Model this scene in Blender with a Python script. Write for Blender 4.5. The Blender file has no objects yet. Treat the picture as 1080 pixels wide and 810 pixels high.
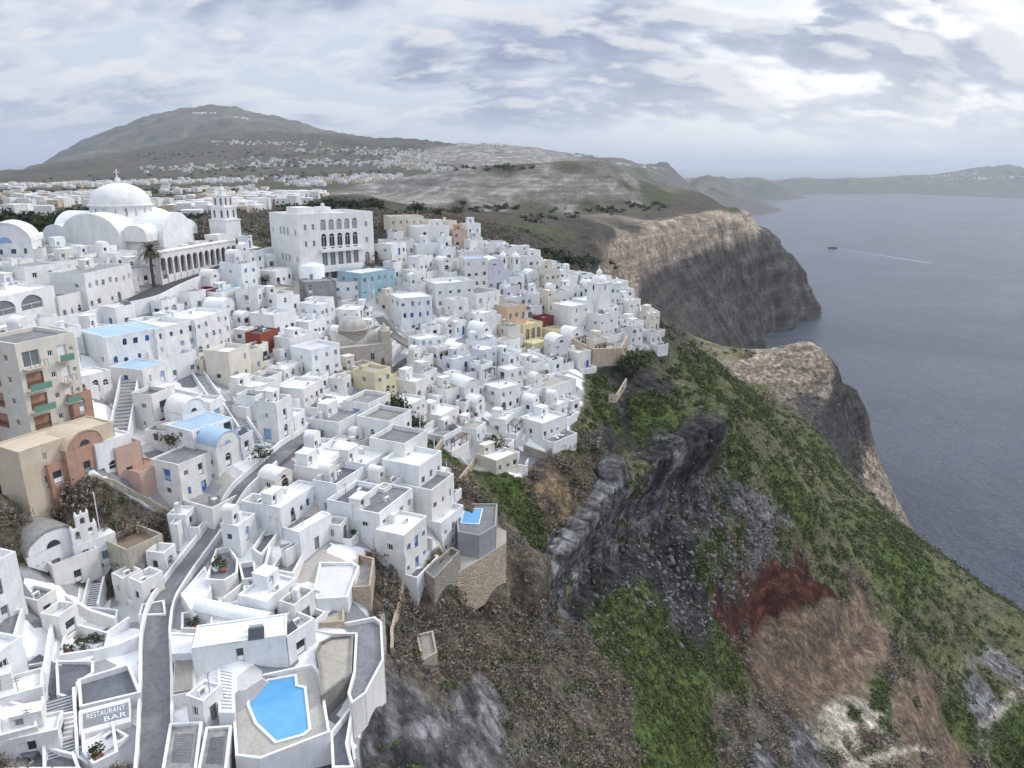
import bpy, bmesh, math, random
import numpy as np
from mathutils import Vector, Matrix
from mathutils.bvhtree import BVHTree
random.seed(7)
rng = np.random.default_rng(7)
SC = bpy.context.scene
COL = SC.collection
R = math.radians
# ------------------------------------------------------------------ camera
FPX = 771.0
CAMZ = 240.0
PITCH = R(16.75)
ROLL = R(0.48)
cam_d = bpy.data.cameras.new('camera')
cam = bpy.data.objects.new('camera', cam_d)
COL.objects.link(cam)
cam_d.sensor_width = 36.0
cam_d.lens = FPX / 1080.0 * 36.0
cam_d.clip_start = 0.5
cam_d.clip_end = 120000.0
Mcam = Matrix.Rotation(math.pi/2 - PITCH, 4, 'X') @ Matrix.Rotation(ROLL, 4, 'Z')
cam.matrix_world = Matrix.Translation((0, 0, CAMZ)) @ Mcam
SC.camera = cam
M3 = Mcam.to_3x3()
MNP = np.array(M3)

def ray(px, py):
    return M3 @ Vector(((px-540.0)/FPX, (405.0-py)/FPX, -1.0))

def P(px, py, Y):                 # a point seen at a pixel, Y metres ahead
    d = ray(px, py)
    return Vector((0, 0, CAMZ)) + d*(Y/d.y)

def W(px, py, z):                 # a point seen at a pixel, at height z
    d = ray(px, py)
    return Vector((0, 0, CAMZ)) + d*((z-CAMZ)/d.z)

def proj(p):
    q = M3.transposed() @ (Vector(p) - Vector((0, 0, CAMZ)))
    if q.z > -0.1:
        return (-9999, -9999)
    return (540 + FPX*q.x/(-q.z), 405 - FPX*q.y/(-q.z))

# ------------------------------------------------------------------ noise
_perm = np.random.default_rng(3).permutation(256).astype(np.int32)
_perm = np.concatenate([_perm, _perm, _perm])
_g = np.random.default_rng(5).normal(size=(256, 3))
_g = (_g/np.linalg.norm(_g, axis=1)[:, None]).astype(np.float32)
_g0, _g1, _g2 = (_g[:, k].copy() for k in range(3))

def perlin(x, y, z):
    x = np.asarray(x, np.float32); y = np.asarray(y, np.float32); z = np.asarray(z, np.float32)
    xi = np.floor(x).astype(np.int32); yi = np.floor(y).astype(np.int32); zi = np.floor(z).astype(np.int32)
    xf, yf, zf = x-xi, y-yi, z-zi
    u, v, w = (t*t*t*(t*(t*6-15)+10) for t in (xf, yf, zf))
    xi &= 255; yi &= 255; zi &= 255
    def gr(dx, dy, dz):
        h = _perm[_perm[_perm[(xi+dx) & 255] + ((yi+dy) & 255)] + ((zi+dz) & 255)]
        return _g0[h]*(xf-dx) + _g1[h]*(yf-dy) + _g2[h]*(zf-dz)
    def lp(a, b, t): return a + t*(b-a)
    x00 = lp(gr(0, 0, 0), gr(1, 0, 0), u); x10 = lp(gr(0, 1, 0), gr(1, 1, 0), u)
    x01 = lp(gr(0, 0, 1), gr(1, 0, 1), u); x11 = lp(gr(0, 1, 1), gr(1, 1, 1), u)
    return lp(lp(x00, x10, v), lp(x01, x11, v), w)*1.5

def fbm(x, y, z, oct=4, ridged=False, gain=.5):
    s = 0; a = 1.0; f = 1.0; t = 0
    for _ in range(oct):
        n = perlin(x*f+17*f, y*f+5, z*f)
        if ridged: n = 1 - 2*np.abs(n)
        s = s + a*n; t += a
        a *= gain; f *= 2.03
    return s/t

# ------------------------------------------------------------------ terrain control points
CP = []
def c(*t):
    for px, py, Y in t: CP.append(P(px, py, Y))
def cw(*t):
    for x, y, z in t: CP.append(Vector((x, y, z)))
def cz(*t):
    for px, py, z in t: CP.append(W(px, py, z))
def ln(pts, n=4, zoff=0.0):
    '''a break line: points seen in the picture, filled in between along the ground'''
    w_ = [P(*t) if len(t) == 3 else W(t[0], t[1], t[3]) for t in pts]
    for i in range(len(w_)-1):
        a0, a1 = math.atan2(w_[i].x, w_[i].y), math.atan2(w_[i+1].x, w_[i+1].y)
        r0, r1 = math.log(math.hypot(w_[i].x, w_[i].y)), math.log(math.hypot(w_[i+1].x, w_[i+1].y))
        for k in range(n if i < len(w_)-2 else n+1):
            t = k/n; a_ = a0+(a1-a0)*t; r_ = math.exp(r0+(r1-r0)*t)
            CP.append(Vector((r_*math.sin(a_), r_*math.cos(a_), w_[i].z*(1-t)+w_[i+1].z*t)))
# near town
c((290,760,67),(330,745,69),(250,700,72),(50,790,62),(120,740,68),(200,740,68),(20,700,72),(100,690,75),(60,640,84),(110,615,92),(30,590,95),
  (180,640,84),(160,580,97),(200,540,104),(270,640,84),(330,640,84),(380,690,77),(395,720,73),(300,560,100),(240,560,100),(370,600,92),(430,600,99),(470,585,103),
  (500,560,112),(300,480,114),(240,500,108),(200,480,112),(150,500,106),(100,500,99),(60,510,97),(0,505,92),(0,540,92),(60,545,97),(150,545,100),
  (140,440,122),(200,430,128),(100,420,118),(60,400,118),(180,380,140),(130,345,148),(0,345,135),(60,340,142),(150,325,158),(200,305,176),(270,272,202),(250,285,196),
  (130,275,182),(60,275,180),(0,275,175),(200,262,205),(240,255,212),(350,300,202),(300,290,200),(400,290,208),(250,330,172),(300,340,172),(370,345,186),(340,400,150),(300,420,140),
  (400,400,163),(440,370,180),(470,340,198),(420,330,200),(480,300,215),(440,270,228),(480,255,240),(420,240,245),(540,275,262),(500,330,208),(540,320,222),(580,300,245),(600,320,236),(640,318,240),
  (560,370,205),(600,365,212),(640,360,218),(700,362,232),(660,385,212),(620,395,196),(500,390,176),(540,400,178),(590,430,175),(600,410,184),(560,450,163),(520,450,158),(480,430,158),
  (440,410,166),(420,425,152),(450,455,146),(500,490,146),(545,490,152),(470,480,140),(540,505,142),(590,462,160),
  (400,440,140),(380,470,132),(440,480,128),(470,520,118),(470,540,114),(430,560,106),(400,500,122))
# brush gully and seaward slope under the town
c((500,520,132),(540,545,128),(560,590,118),(570,500,150),(620,450,172),(650,420,192),(690,400,210),(700,440,190),(640,480,163),(560,480,156))
# dark overhang cliff: top edge, lip, foot
ln([(756,438,200),(748,446,192),(715,462,182),(690,476,175),(660,494,166),(632,514,155),(606,545,142),(585,578,131),(566,606,122)], 4)
ln([(745,442,196),(715,458,187),(690,471,180),(660,488,171),(632,506,160),(606,538,147),(585,570,136),(566,596,127)], 4)
ln([(762,522,196),(750,528,190),(720,542,180),(690,562,171),(655,590,157),(620,626,143),(592,652,129),(566,662,117)], 4)
ln([(762,545,188),(725,560,174),(690,585,163),(655,612,150),(620,650,134),(590,676,119)], 3)
# slope below the cliff
c((700,600,166),(660,640,143),(720,640,158),(640,670,130),(680,670,138),(730,670,150),
  (430,700,82),(480,700,88),(530,700,96),(580,700,104),(630,700,115),(680,700,128),(730,700,142),(780,700,158),
  (430,760,73),(480,760,78),(530,760,85),(580,760,92),(630,760,100),(680,760,110),(730,760,121),(780,760,134),
  (420,805,66),(480,805,71),(530,805,77),(580,805,83),(630,805,91),(680,805,100),(730,805,111),(780,805,124),
  (520,650,106),(480,650,97),(545,640,112),(500,620,111),(480,620,107),(440,650,95),(440,620,97),(420,690,83),(410,780,68),(380,790,66),(400,745,73))
cw((20,40,168),(60,50,146),(100,60,118),(160,70,70),(230,90,20),(-20,40,178),(-60,40,184),(-110,60,190),(0,20,168),(40,20,150),(90,30,110),(-200,100,200),(-160,130,208))
# green ridge running down to the sea
c((700,385,226),(730,375,250),(760,400,248),(770,440,235),(790,480,225),(830,520,228),(850,560,225),(900,600,226),(800,540,206),(780,600,190),(760,560,196),
  (840,620,198),(800,640,190),(770,655,172),(830,660,184),(870,640,198),(860,700,182),(820,700,176),(900,680,198),(940,660,212),(980,700,212),(1000,640,246),(1040,680,250),(900,740,170),(960,760,172),(860,760,158),
  (830,770,144),(900,800,150),(1000,800,180),(1070,740,215),(1070,800,200),(1040,720,222),(960,620,246),(940,580,262),(900,540,290),(870,500,318),(840,460,340),(800,420,350),(760,385,360),(730,370,340))
# crest of that slope against the water, then down to it
c((932,530,430),(960,560,385),(1000,592,335),(1040,620,300),(1080,650,272),(900,500,440))
cz((935,524,-1),(932,500,2))
cw((285,430,-12),(300,380,-12),(300,330,-12),(290,280,-14),(300,240,-14),(330,200,-14),(300,520,-20),(420,420,-30),(420,260,-30),(380,150,-30))
# second headland with the pale cliff
ln([(868,372,470),(858,362,478),(850,359,482),(835,362,486),(820,367,486),(800,371,484),(780,374,478),(750,380,462)], 4)
ln([(872,384,462),(862,400,452),(845,408,443),(830,416,436),(815,418,430),(800,412,432),(780,404,440),(755,396,445)], 4)
c((750,366,490),(720,372,420),
  (880,395,480),(905,410,488),(914,440,486),(922,470,484),(890,450,450),(860,430,425),(900,480,455),(845,430,400))
cz((931,508,-2),(932,520,-4))
c((926,490,480))
cw((318,520,-12),(330,470,-14),(340,560,-20),(312,545,-12))
cw((305,560,-15),(262,600,-15),(230,660,-15),(215,590,60),(190,600,70))
# bay and the big headland beyond
cz((798,360,1),(812,350,0),(840,338,0),(865,332,0),(864,322,1),(780,368,10))
c((740,362,600),(700,340,620),(760,340,800),(720,320,720),(800,330,1000),(830,310,1120),(850,300,1200),(840,280,1180),(820,262,1120),(800,245,1080),
  (760,290,900),(700,300,700))
ln([(787,222,1075),(775,223,1040),(760,226,980),(730,232,860),(700,240,760),(670,246,680),(650,254,630),(636,268,590)], 4)
ln([(790,247,1050),(775,250,1005),(760,253,950),(730,260,830),(700,274,735),(675,286,660),(655,314,605),(636,318,570)], 4)
ln([(775,221,1100),(750,225,1000),(720,232,900),(690,238,800),(655,247,680)], 2)
cw((560,1250,-25),(480,1050,-30),(620,1500,-30),(400,850,-30),(330,750,-20),(700,2200,-30),(560,1700,-30),(1000,3500,-40),(1200,2000,-40),(900,900,-40),(800,4200,-40),(3000,5000,-60),(2500,3000,-60),(4500,4500,-60),(1500,700,-60),(2500,600,-60),(800,300,-50),(1000,100,-50))
c((796,248,1085),(812,260,1110),(828,277,1150),(846,301,1185),(860,318,1215))
cw((372,1210,120),(410,1260,85),(450,1290,50),(490,1320,20),(350,1300,135),(400,1400,40),(470,1400,-10),(340,1450,120))
# the scrubland behind the town
c((560,250,450),(600,262,470),(620,285,480),(590,290,400),(540,240,560),(480,235,420),(620,240,640),(700,225,900),(640,225,800),(560,225,700),(500,222,700),(420,222,600),(640,215,980),
  (720,212,1450),(755,217,1280),(690,206,1600),(350,215,520),(300,215,520),(380,205,760),(690,330,520),(650,330,460),(610,300,420),(700,350,440))
cw((440,1500,110),(470,1700,60))
# quarried pumice cliffs
ln([(395,196,1150),(450,189,1090),(480,187,1050),(540,184,1045),(600,180,1045),(640,177,1070),(660,183,1110),(668,196,1110)], 4)
ln([(395,203,1110),(450,198,1060),(480,196,1026),(540,194,1022),(600,192,1022),(640,190,1045),(662,196,1075)], 4)
ln([(400,208,1060),(450,203,1030),(480,202,1000),(540,202,990),(600,202,990),(640,202,1010),(664,205,1050)], 4)
ln([(430,216,880),(470,214,960),(500,213,974),(560,213,974),(600,213,974),(640,213,990),(672,213,1040)], 4)
c(
  (420,184,1500),(700,198,2100))
# plain to the left
c((30,240,330),(60,225,450),(0,215,560),(100,208,900),(0,200,1000),(60,195,1500),(100,190,1900),(200,205,900),(200,195,1500),(280,195,1400),(350,190,1700),(400,180,2200),(250,182,2600),(160,178,2900),(60,182,3000),(0,188,2900),
  (160,240,320),(300,225,420),(180,220,600))
c((45,179,4000),(100,172,4000),(150,165,4000),(200,155,4000),(260,144,4200),(300,145,4300),(340,150,4300),(440,157,4000),(400,165,3300),(300,165,3300),(220,172,3200),(480,172,2400))
c((48,178,5400),(75,164,5500),(100,152,5600),(140,136,5600),(165,129,5600),(205,122,5500),(225,117.5,5500),(250,121,5500),(300,133,5500),(345,148,5500))
cw((-4200,7500,0),(-3000,8000,0),(-1500,8000,50),(-5200,6000,-60),(-4700,4700,-50),(-6000,3500,-50),(-3400,2500,140),(-6000,6000,-60),(0,8000,100),(-8000,9000,-90),(-3900,5400,-40),(-2900,3900,70),(-3300,4600,0),(-3650,5000,-40),(-3950,5600,-60),(-2900,4250,40),(-4300,6400,-60))
# ridges to the right, one behind the other
cw((-190,1400,214),(-90,1400,212),(0,1400,210),(90,1400,208),(180,1450,200),(-230,1900,205),(-100,1900,196),(30,1900,190),(150,1900,182),(300,1750,172))
c((480,160,2600),(505,155,2600),(535,155,2600),(565,163,2700),(620,168,3200),(660,174,3600),(700,178,3900),(745,184,4500),(480,172,2350),(540,172,2350),(600,180,2700),(660,190,3200),(720,200,4000))
cz((772,212,0),(760,210,20),(700,212,20),(770,206,60),(824,206,0),(790,210,-8))
c((765,187,5600),(800,189,6200),(820,193,6300))
cz((860,204,0),(900,204,0),(960,204,0),(1020,204,0),(1080,203,0))
c((850,190,7300),(900,191,7600),(930,191,7800),(960,188,8000),(1000,186,8000),(1040,181,8000),(1080,179,8000),(1000,196,7300),(1080,195,7200))
cw((2000,9500,-60),(3500,9800,-40),(5500,9500,40),(6500,8000,60),(5500,6500,-30),(1000,8000,-20),(1500,9000,-60))

def lp_(x, y):
    return np.arctan2(x, y)*2.2, np.log(np.maximum(np.hypot(x, y), 15.0))
cp = np.array([tuple(p) for p in CP])
CA, CR = lp_(cp[:, 0], cp[:, 1])
# merge near duplicates
keep = []
for i in range(len(CA)):
    if all((CA[i]-CA[j])**2 + (CR[i]-CR[j])**2 > 1e-5 for j in keep): keep.append(i)
cp = cp[keep]; CA = CA[keep]; CR = CR[keep]
EPS = 0.015
def _phi(d2): return np.sqrt(d2 + EPS*EPS)
A = _phi((CA[:, None]-CA)**2 + (CR[:, None]-CR)**2)
n_ = len(CA)
G = np.zeros((n_+3, n_+3)); G[:n_, :n_] = A-.0035*np.eye(n_); G[:n_, n_] = 1; G[:n_, n_+1] = CA; G[:n_, n_+2] = CR
G[n_:, :n_] = G[:n_, n_:].T
# heights scaled by range so far relief and near relief weigh alike
zs = cp[:, 2]
sol = np.linalg.solve(G, np.concatenate([zs, [0, 0, 0]]))
WGT = sol[:n_]
def hbase(x, y):
    x = np.atleast_1d(np.asarray(x, float)); y = np.atleast_1d(np.asarray(y, float))
    a, r = lp_(x.ravel(), y.ravel())
    out = np.empty(a.shape)
    for k in range(0, len(a), 20000):
        s = slice(k, k+20000)
        d2 = (a[s, None]-CA)**2 + (r[s, None]-CR)**2
        out[s] = _phi(d2) @ WGT + sol[n_] + sol[n_+1]*a[s] + sol[n_+2]*r[s]
    return out.reshape(x.shape)
# ------------------------------------------------------------------ node helpers
def mat(name):
    m = bpy.data.materials.new(name); m.use_nodes = True
    nt = m.node_tree; b = nt.nodes['Principled BSDF']
    return m, nt, b
class N:
    def __init__(s, nt): s.nt = nt
    def n(s, t, **k):
        x = s.nt.nodes.new(t)
        for a, v in k.items():
            if a.startswith('_'): x.inputs[int(a[1:])].default_value = v
            else: setattr(x, a, v)
        return x
    def l(s, a, b): s.nt.links.new(a, b)
    def noise(s, vec, scale, detail=4, rough=.55, dist=0):
        x = s.n('ShaderNodeTexNoise'); x.noise_dimensions = getattr(s, 'dim', '3D'); x.inputs['Scale'].default_value = scale; x.inputs['Detail'].default_value = detail
        x.inputs['Roughness'].default_value = rough; x.inputs['Distortion'].default_value = dist
        if vec is not None: s.l(vec, x.inputs['Vector'])
        return x.outputs['Fac']
    def ramp(s, fac, stops):
        x = s.n('ShaderNodeValToRGB'); e = x.color_ramp.elements
        while len(e) < len(stops): e.new(0.5)
        for i, (p, cc) in enumerate(stops):
            e[i].position = p; e[i].color = (cc, cc, cc, 1) if not hasattr(cc, '__len__') else (*cc, 1)
        s.l(fac, x.inputs[0]); return x.outputs[0]
    def mix(s, fac, a, b, mode='MIX'):
        x = s.n('ShaderNodeMix', data_type='RGBA', blend_type=mode)
        for v, i in ((fac, 0), (a, 6), (b, 7)):
            if hasattr(v, 'is_linked'): s.l(v, x.inputs[i])
            elif hasattr(v, '__len__'): x.inputs[i].default_value = (*v, 1)
            else: x.inputs[i].default_value = v
        return x.outputs[2]
    def math(s, op, a, b=0.0, cl=False):
        x = s.n('ShaderNodeMath', operation=op, use_clamp=cl)
        for i, v in enumerate((a, b)):
            if hasattr(v, 'is_linked'): s.l(v, x.inputs[i])
            else: x.inputs[i].default_value = v
        return x.outputs[0]
    def bump(s, h, dist, strength=1.0):
        x = s.n('ShaderNodeBump'); x.inputs['Strength'].default_value = strength; x.inputs['Distance'].default_value = dist
        s.l(h, x.inputs['Height']); return x.outputs[0]

# ------------------------------------------------------------------ terrain mesh
def mesh_grid(name, X, Y, Z):
    nr, nc = X.shape
    co = np.stack([X, Y, Z], -1).reshape(-1, 3).astype(np.float32)
    i = np.arange(nr*nc).reshape(nr, nc)
    q = np.stack([i[:-1, :-1], i[:-1, 1:], i[1:, 1:], i[1:, :-1]], -1).reshape(-1, 4)
    return mesh_np(name, co, q)
def mesh_np(name, co, q):
    me = bpy.data.meshes.new(name)
    k = q.shape[1]
    me.vertices.add(len(co)); me.vertices.foreach_set('co', np.asarray(co, np.float32).ravel())
    me.loops.add(q.size); me.loops.foreach_set('vertex_index', q.astype(np.int32).ravel())
    me.polygons.add(len(q)); me.polygons.foreach_set('loop_start', np.arange(0, q.size, k, dtype=np.int32))
    me.update(calc_edges=True)
    return me

AZ = R(50)
NC = int(globals().get('TNC', 880))
def seg(a, b, n): return np.exp(np.linspace(math.log(a), math.log(b), n))[:-1]
rr = np.concatenate([seg(30, 95, int(NC*.15)), seg(95, 280, int(NC*.62)), seg(280, 1300, int(NC*.45)), seg(1300, 11500, int(NC*.28))])
aa = np.linspace(-AZ, AZ, NC)
Agr, Rgr = np.meshgrid(aa, rr)
TX = Rgr*np.sin(Agr); TY = Rgr*np.cos(Agr)
# control surface evaluated on a coarser lattice then upsampled bicubically-ish
step = 5
ci = np.arange(0, len(rr), step); cj = np.arange(0, NC, step)
if ci[-1] != len(rr)-1: ci = np.append(ci, len(rr)-1)
if cj[-1] != NC-1: cj = np.append(cj, NC-1)
Zc = hbase(TX[np.ix_(ci, cj)], TY[np.ix_(ci, cj)])
tmp = np.empty((len(ci), NC))
for k in range(len(ci)): tmp[k] = np.interp(np.arange(NC), cj, Zc[k])
Zb = np.empty((len(rr), NC))
for j in range(NC): Zb[:, j] = np.interp(np.arange(len(rr)), ci, tmp[:, j])
# slope of the base surface
gy = np.gradient(Zb, axis=0)/np.gradient(Rgr, axis=0)
gx = np.gradient(Zb, axis=1)/(Rgr*(aa[1]-aa[0]))
SL = np.hypot(gx, gy)

# town footprint (world polygon from where its edge stands on the slope)
def hz(px, py):
    return ground_hit(px, py)
_st = 6
co_ = np.stack([TX[::_st, ::_st], TY[::_st, ::_st], Zb[::_st, ::_st]], -1)
nr_, nc_ = co_.shape[:2]
ii = np.arange(nr_*nc_).reshape(nr_, nc_)
qq = np.stack([ii[:-1, :-1], ii[:-1, 1:], ii[1:, 1:], ii[1:, :-1]], -1).reshape(-1, 4)
BV = BVHTree.FromPolygons([tuple(v) for v in co_.reshape(-1, 3)], [tuple(int(a) for a in f) for f in qq])
def ground_hit(px, py):
    h = BV.ray_cast(Vector((0, 0, CAMZ)), ray(px, py).normalized())
    if h[0] is None: return W(px, py, 0) if ray(px, py).z < 0 else None
    return h[0]
def gz(x, y):
    h = BV.ray_cast(Vector((x, y, 2000)), Vector((0, 0, -1)))
    return h[0].z if h[0] is not None else 0.0
def inpoly(x, y, poly):
    x = np.asarray(x); y = np.asarray(y); ins = np.zeros(x.shape, bool)
    n = len(poly); j = n-1
    for i in range(n):
        xi, yi = poly[i]; xj, yj = poly[j]
        if yi != yj:
            ins ^= ((yi > y) != (yj > y)) & (x < (xj-xi)*(y-yi)/(yj-yi)+xi)
        j = i
    return ins
def wpoly(pts):
    out = []
    for px, py in pts:
        h = ground_hit(px, py); out.append((h.x, h.y))
    return out
TOWN_NEAR = wpoly([(0,600),(60,610),(130,622),(165,590),(205,545),(150,530),(90,500),(0,490),(0,300),(60,275),(200,258),(280,262),(345,290),(400,300),(410,330),(435,365),(415,395),(400,420),(400,440),(455,490),(480,540),(500,552),(535,575),(480,596),
                    (440,612),(385,580),(385,640),(405,690),(400,740),(380,770),(385,809),(0,809)])
TOWN_FAR = wpoly([(400,300),(420,240),(470,250),(550,275),(600,300),(655,318),(700,365),(655,372),(615,395),(615,425),(595,462),(560,490),(545,505),(500,495),(440,455),(415,430),(400,405),(435,365)])
town = inpoly(TX, TY, TOWN_NEAR) | inpoly(TX, TY, TOWN_FAR)
def blur(a, k):
    a = a.astype(float)
    for _ in range(k):
        b = a.copy(); b[1:-1] = (a[:-2]+2*a[1:-1]+a[2:])/4
        a = b.copy(); a[:, 1:-1] = (b[:, :-2]+2*b[:, 1:-1]+b[:, 2:])/4
    return a
TW = np.clip(blur(town, 6), 0, 1)
# relief
near = np.clip((1500-Rgr)/900, 0, 1)
wild = (1-TW)
big = fbm(TX/60, TY/60, Zb/60, 4)*7 + fbm(TX/22, TY/22, Zb/22, 4, True)*1.8
mid = fbm(TX/9, TY/9, Zb/9, 4)*1.1 + fbm(TX/2.6, TY/2.6, Zb/2.6, 3)*.30
steep = np.clip((SL-.55)/.9, 0, 1)
above = np.clip((Zb+3)/12, 0, 1)
scale_far = np.clip((Rgr-250)/1200, 0, 1)
tds = blur(np.pad(town[::4, ::4], 1, mode='edge'), 22)[1:-1, 1:-1]
TW2 = blur(np.repeat(np.repeat(tds, 4, 0), 4, 1)[:len(rr), :NC], 2)
wild2 = wild*np.clip(1-TW2*2.6, 0, 1)*np.clip((Rgr-60)/90, .15, 1)
Zt = Zb + wild2*above*near*(big*(.25+.75*steep)*np.clip(Rgr/260, .25, 1.3)*.6 + mid)
farn = fbm(TX/500, TY/500, 0*TX, 5, True)*np.clip((Rgr-1500)/2500, 0, 1)*above
Zt += farn*np.clip((Rgr-2300)/1500, 0, 1)*38*np.clip((Zb)/150, 0, 1.6)
Zt += above*scale_far*fbm(TX/120, TY/120, 0*TX, 4)*4*wild
# gullies running down the steep faces: horizontal push along the outward normal
nx = -(gy*np.sin(Agr) + gx*np.cos(Agr)); ny = -(gy*np.cos(Agr) - gx*np.sin(Agr))
nn = np.hypot(nx, ny)+1e-6; nx /= nn; ny /= nn
sw = np.clip(Rgr/170, .5, 3.0)
push = (fbm(TX/(14*sw), TY/(14*sw), Zb/(40*sw), 5, True)*3.2 + fbm(TX/(4*sw), TY/(4*sw), Zb/(5*sw), 4)*1.3
        + fbm(TX/(60*sw), TY/(60*sw), Zb/(4*sw), 3)*2.4)*sw*.8
push *= np.clip(Rgr/420, .38, 1)*np.clip(1.0-.45*((Rgr > 330)&(Rgr < 800)), 0, 1)
cl_ = blur(inpoly(TX, TY, wpoly([(770,425),(775,545),(700,590),(640,640),(580,680),(545,660),(550,590),(620,500),(680,460)])), 8)
over = np.tanh((Zb-161)/5)*cl_*np.clip(SL-.5, 0, 1)
pw = np.clip((SL-.6)/1.1, 0, 1)*wild2*above*np.clip((4000-Rgr)/2500, 0, 1)
PX = TX + nx*push*pw + nx*over*3.6; PY = TY + ny*push*pw + ny*over*3.6

# ------------------------------------------------------------------ land cover: where each ground lies
CC = {'paving': (.36,.355,.35), 'grass': (.078,.108,.030), 'olive': (.112,.116,.056), 'brush': (.125,.105,.078), 'dark': (.060,.058,.058),
      'grey': (.21,.21,.215), 'tan': (.33,.275,.215), 'pumice': (.235,.22,.195), 'red': (.085,.030,.023), 'brown': (.19,.140,.100), 'pale': (.5,.45,.37),
      'field': (.072,.066,.048), 'scrub': (.062,.057,.047), 'blackrock': (.066,.061,.057), 'hill': (.115,.112,.098), 'ochre': (.25,.185,.11), 'dry': (.20,.16,.10)}
ROCKY = {'dark':.9,'grey':1,'tan':1,'pumice':.9,'red':.8,'brown':.6,'pale':.7,'blackrock':1}
LC = []
def lc(name, *pts):
    for px, py in pts:
        h = ground_hit(px, py)
        if h is None: continue
        a, r = lp_(np.array([h.x]), np.array([h.y])); LC.append((a[0], r[0], h.z, name))
lc('grass', (660,660),(680,640),(640,640),(690,700),(720,700),(700,730),(620,640),(760,680),(700,760),(720,790),(680,790),(520,500),(545,530),(560,545),(500,470),(700,430),(670,440),(640,440),
   (755,470),(765,500),(740,600),(760,590),(780,420),(860,480),(780,490),(830,520),(940,610),(800,400),(740,400),(900,760),(930,740),(1060,780),(1000,760),(940,560),(960,590),(560,560),(470,480))
lc('olive', (740,380),(720,400),(800,460),(760,400),(840,500),(870,540),(900,580),(880,620),(860,600),(930,640),(800,520),(820,560),(980,640),(900,520),(820,440),(1020,660),(1060,680),(960,680),(720,420),(780,560),(600,480),(620,440),
   (690,380),(850,640),(740,560),(1000,600),(1050,720),(560,470),(600,440),(780,380),(840,460),(870,520),(990,680),(500,500),(660,500))
lc('brush', (500,620),(520,680),(560,700),(600,720),(480,700),(560,780),(620,780),(440,680),(420,640),(600,660),(460,720),(640,740),(660,780),(500,640),(20,520),(60,540),(100,550),(160,560),(0,560),(120,530),(560,640),(430,450),
   (440,470),(460,500),(490,530),(520,560),(620,470),(600,500),(580,530),(640,700),(540,600),(780,780),(820,780),(660,680),(570,500),(480,500))
lc('dark', (690,380),(680,400),(700,410),(660,400),(720,640),(740,640),(760,620),(780,640),(740,470),(720,480),(690,485),(850,420),(880,430),(900,440),(870,450),(890,460),(660,620),(690,600),(720,590),(430,790),(640,460),(660,440))
lc('grey', (700,520),(660,540),(640,560),(620,600),(600,630),(580,620),(590,590),(740,520),(720,540),(680,560),(650,580),(610,560),(450,770),(480,760),(500,740),(430,780),(780,530),(790,560),(800,540),(750,500),(640,530),(840,790),(800,800),(1040,740),(1050,700),(600,600),(700,500))
lc('dark', (700,570),(670,590),(640,610),(730,560),(760,545),(610,650))  # cliff foot: these points darken the ground for the cave shadow there
lc('tan', (850,390),(830,400),(800,395),(780,385),(860,380),(840,375),(810,380),(865,395),(850,410),(930,460),(925,490),(655,260),(660,280),(655,300),(650,270),(690,250),(720,245),(750,240),(775,235),(680,255),(790,235),(645,300),(660,310),(740,240),(700,262),(760,235),(920,500))
lc('blackrock', (780,260),(800,280),(820,290),(840,310),(740,270),(760,290),(780,310),(720,280),(830,320),(700,285),(850,325),(800,255),(880,400),(900,420),(910,440),(900,490),(740,300),(770,330),(800,340),(910,410),(880,440))
lc('scrub', (700,345),(730,350),(710,310),(700,290),(680,290),(760,360),(740,335),(720,365),(700,215),(730,220),(770,221),(690,225),(560,250),(600,262),(620,285),(590,290),(540,240),(500,232),(620,240),(700,225),(640,225),(560,225),(500,225),(720,210),(740,215),(690,204),(650,330),(610,300),(690,330),(760,218),(450,240),(640,245),(580,275),(670,240),(600,240))
lc('red', (780,635),(800,640),(820,632),(840,625),(765,650),(815,625),(850,625),(760,640),(790,650),(850,630))
lc('brown', (830,670),(850,680),(870,660),(900,660),(820,700),(860,700),(840,720),(880,690),(800,690),(900,640),(920,670),(810,670),(870,720),(950,750),(900,720),(980,740),(1000,790),(880,640))
lc('pale', (900,765),(890,762),(910,755))
lc('ochre', (590,525),(600,535),(580,515),(570,520))
lc('pumice', (450,200),(500,205),(560,207),(620,205),(640,190),(600,190),(560,190),(470,212),(430,212),(660,190),(660,205),(520,207),(480,200),(440,205),(400,200),(600,208),(530,165),(500,163),(480,165))
lc('field', (480,218),(560,217),(620,216),(660,218),(100,215),(200,200),(250,195),(300,200),(350,195),(60,200),(150,190),(400,180),(450,180),(100,185),(200,180),(540,176),(600,178),(0,210),(250,215),(20,230),(380,215),(660,196),(300,175),(350,170),(250,170),(150,175),(200,165),(80,180),(400,160),(300,150),(0,195),(40,215))
lc('hill', (100,160),(150,145),(200,130),(225,125),(260,135),(120,155),(170,150),(300,140),(180,135),(900,198),(1000,195),(1050,190),(800,200),(740,195),(700,190),(650,178),(620,172),(700,205),(1080,190))
EX = [('scrub', 560, 250)]
town_c = np.array(CC['paving'])
LCa = np.array([t[0] for t in LC]); LCr = np.array([t[1] for t in LC]); LCz = np.array([t[2] for t in LC])
LCc = np.array([CC[t[3]] for t in LC]); LCk = np.array([ROCKY.get(t[3], 0.0) for t in LC])
Ag2 = Agr*2.2; Lr = np.log(Rgr)
jit = .016
ja = Ag2 + jit*fbm(Ag2*22, Lr*22, Zb/60, 4); jr = Lr + jit*fbm(Ag2*22+50, Lr*22, Zb/60, 4)
SS = 2
r_i = np.arange(0, len(rr), SS); c_i = np.arange(0, NC, SS)
fa = ja[::SS, ::SS].ravel(); fr = jr[::SS, ::SS].ravel()
cflat = np.empty((len(fa), 3)); rflat = np.empty(len(fa))
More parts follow.
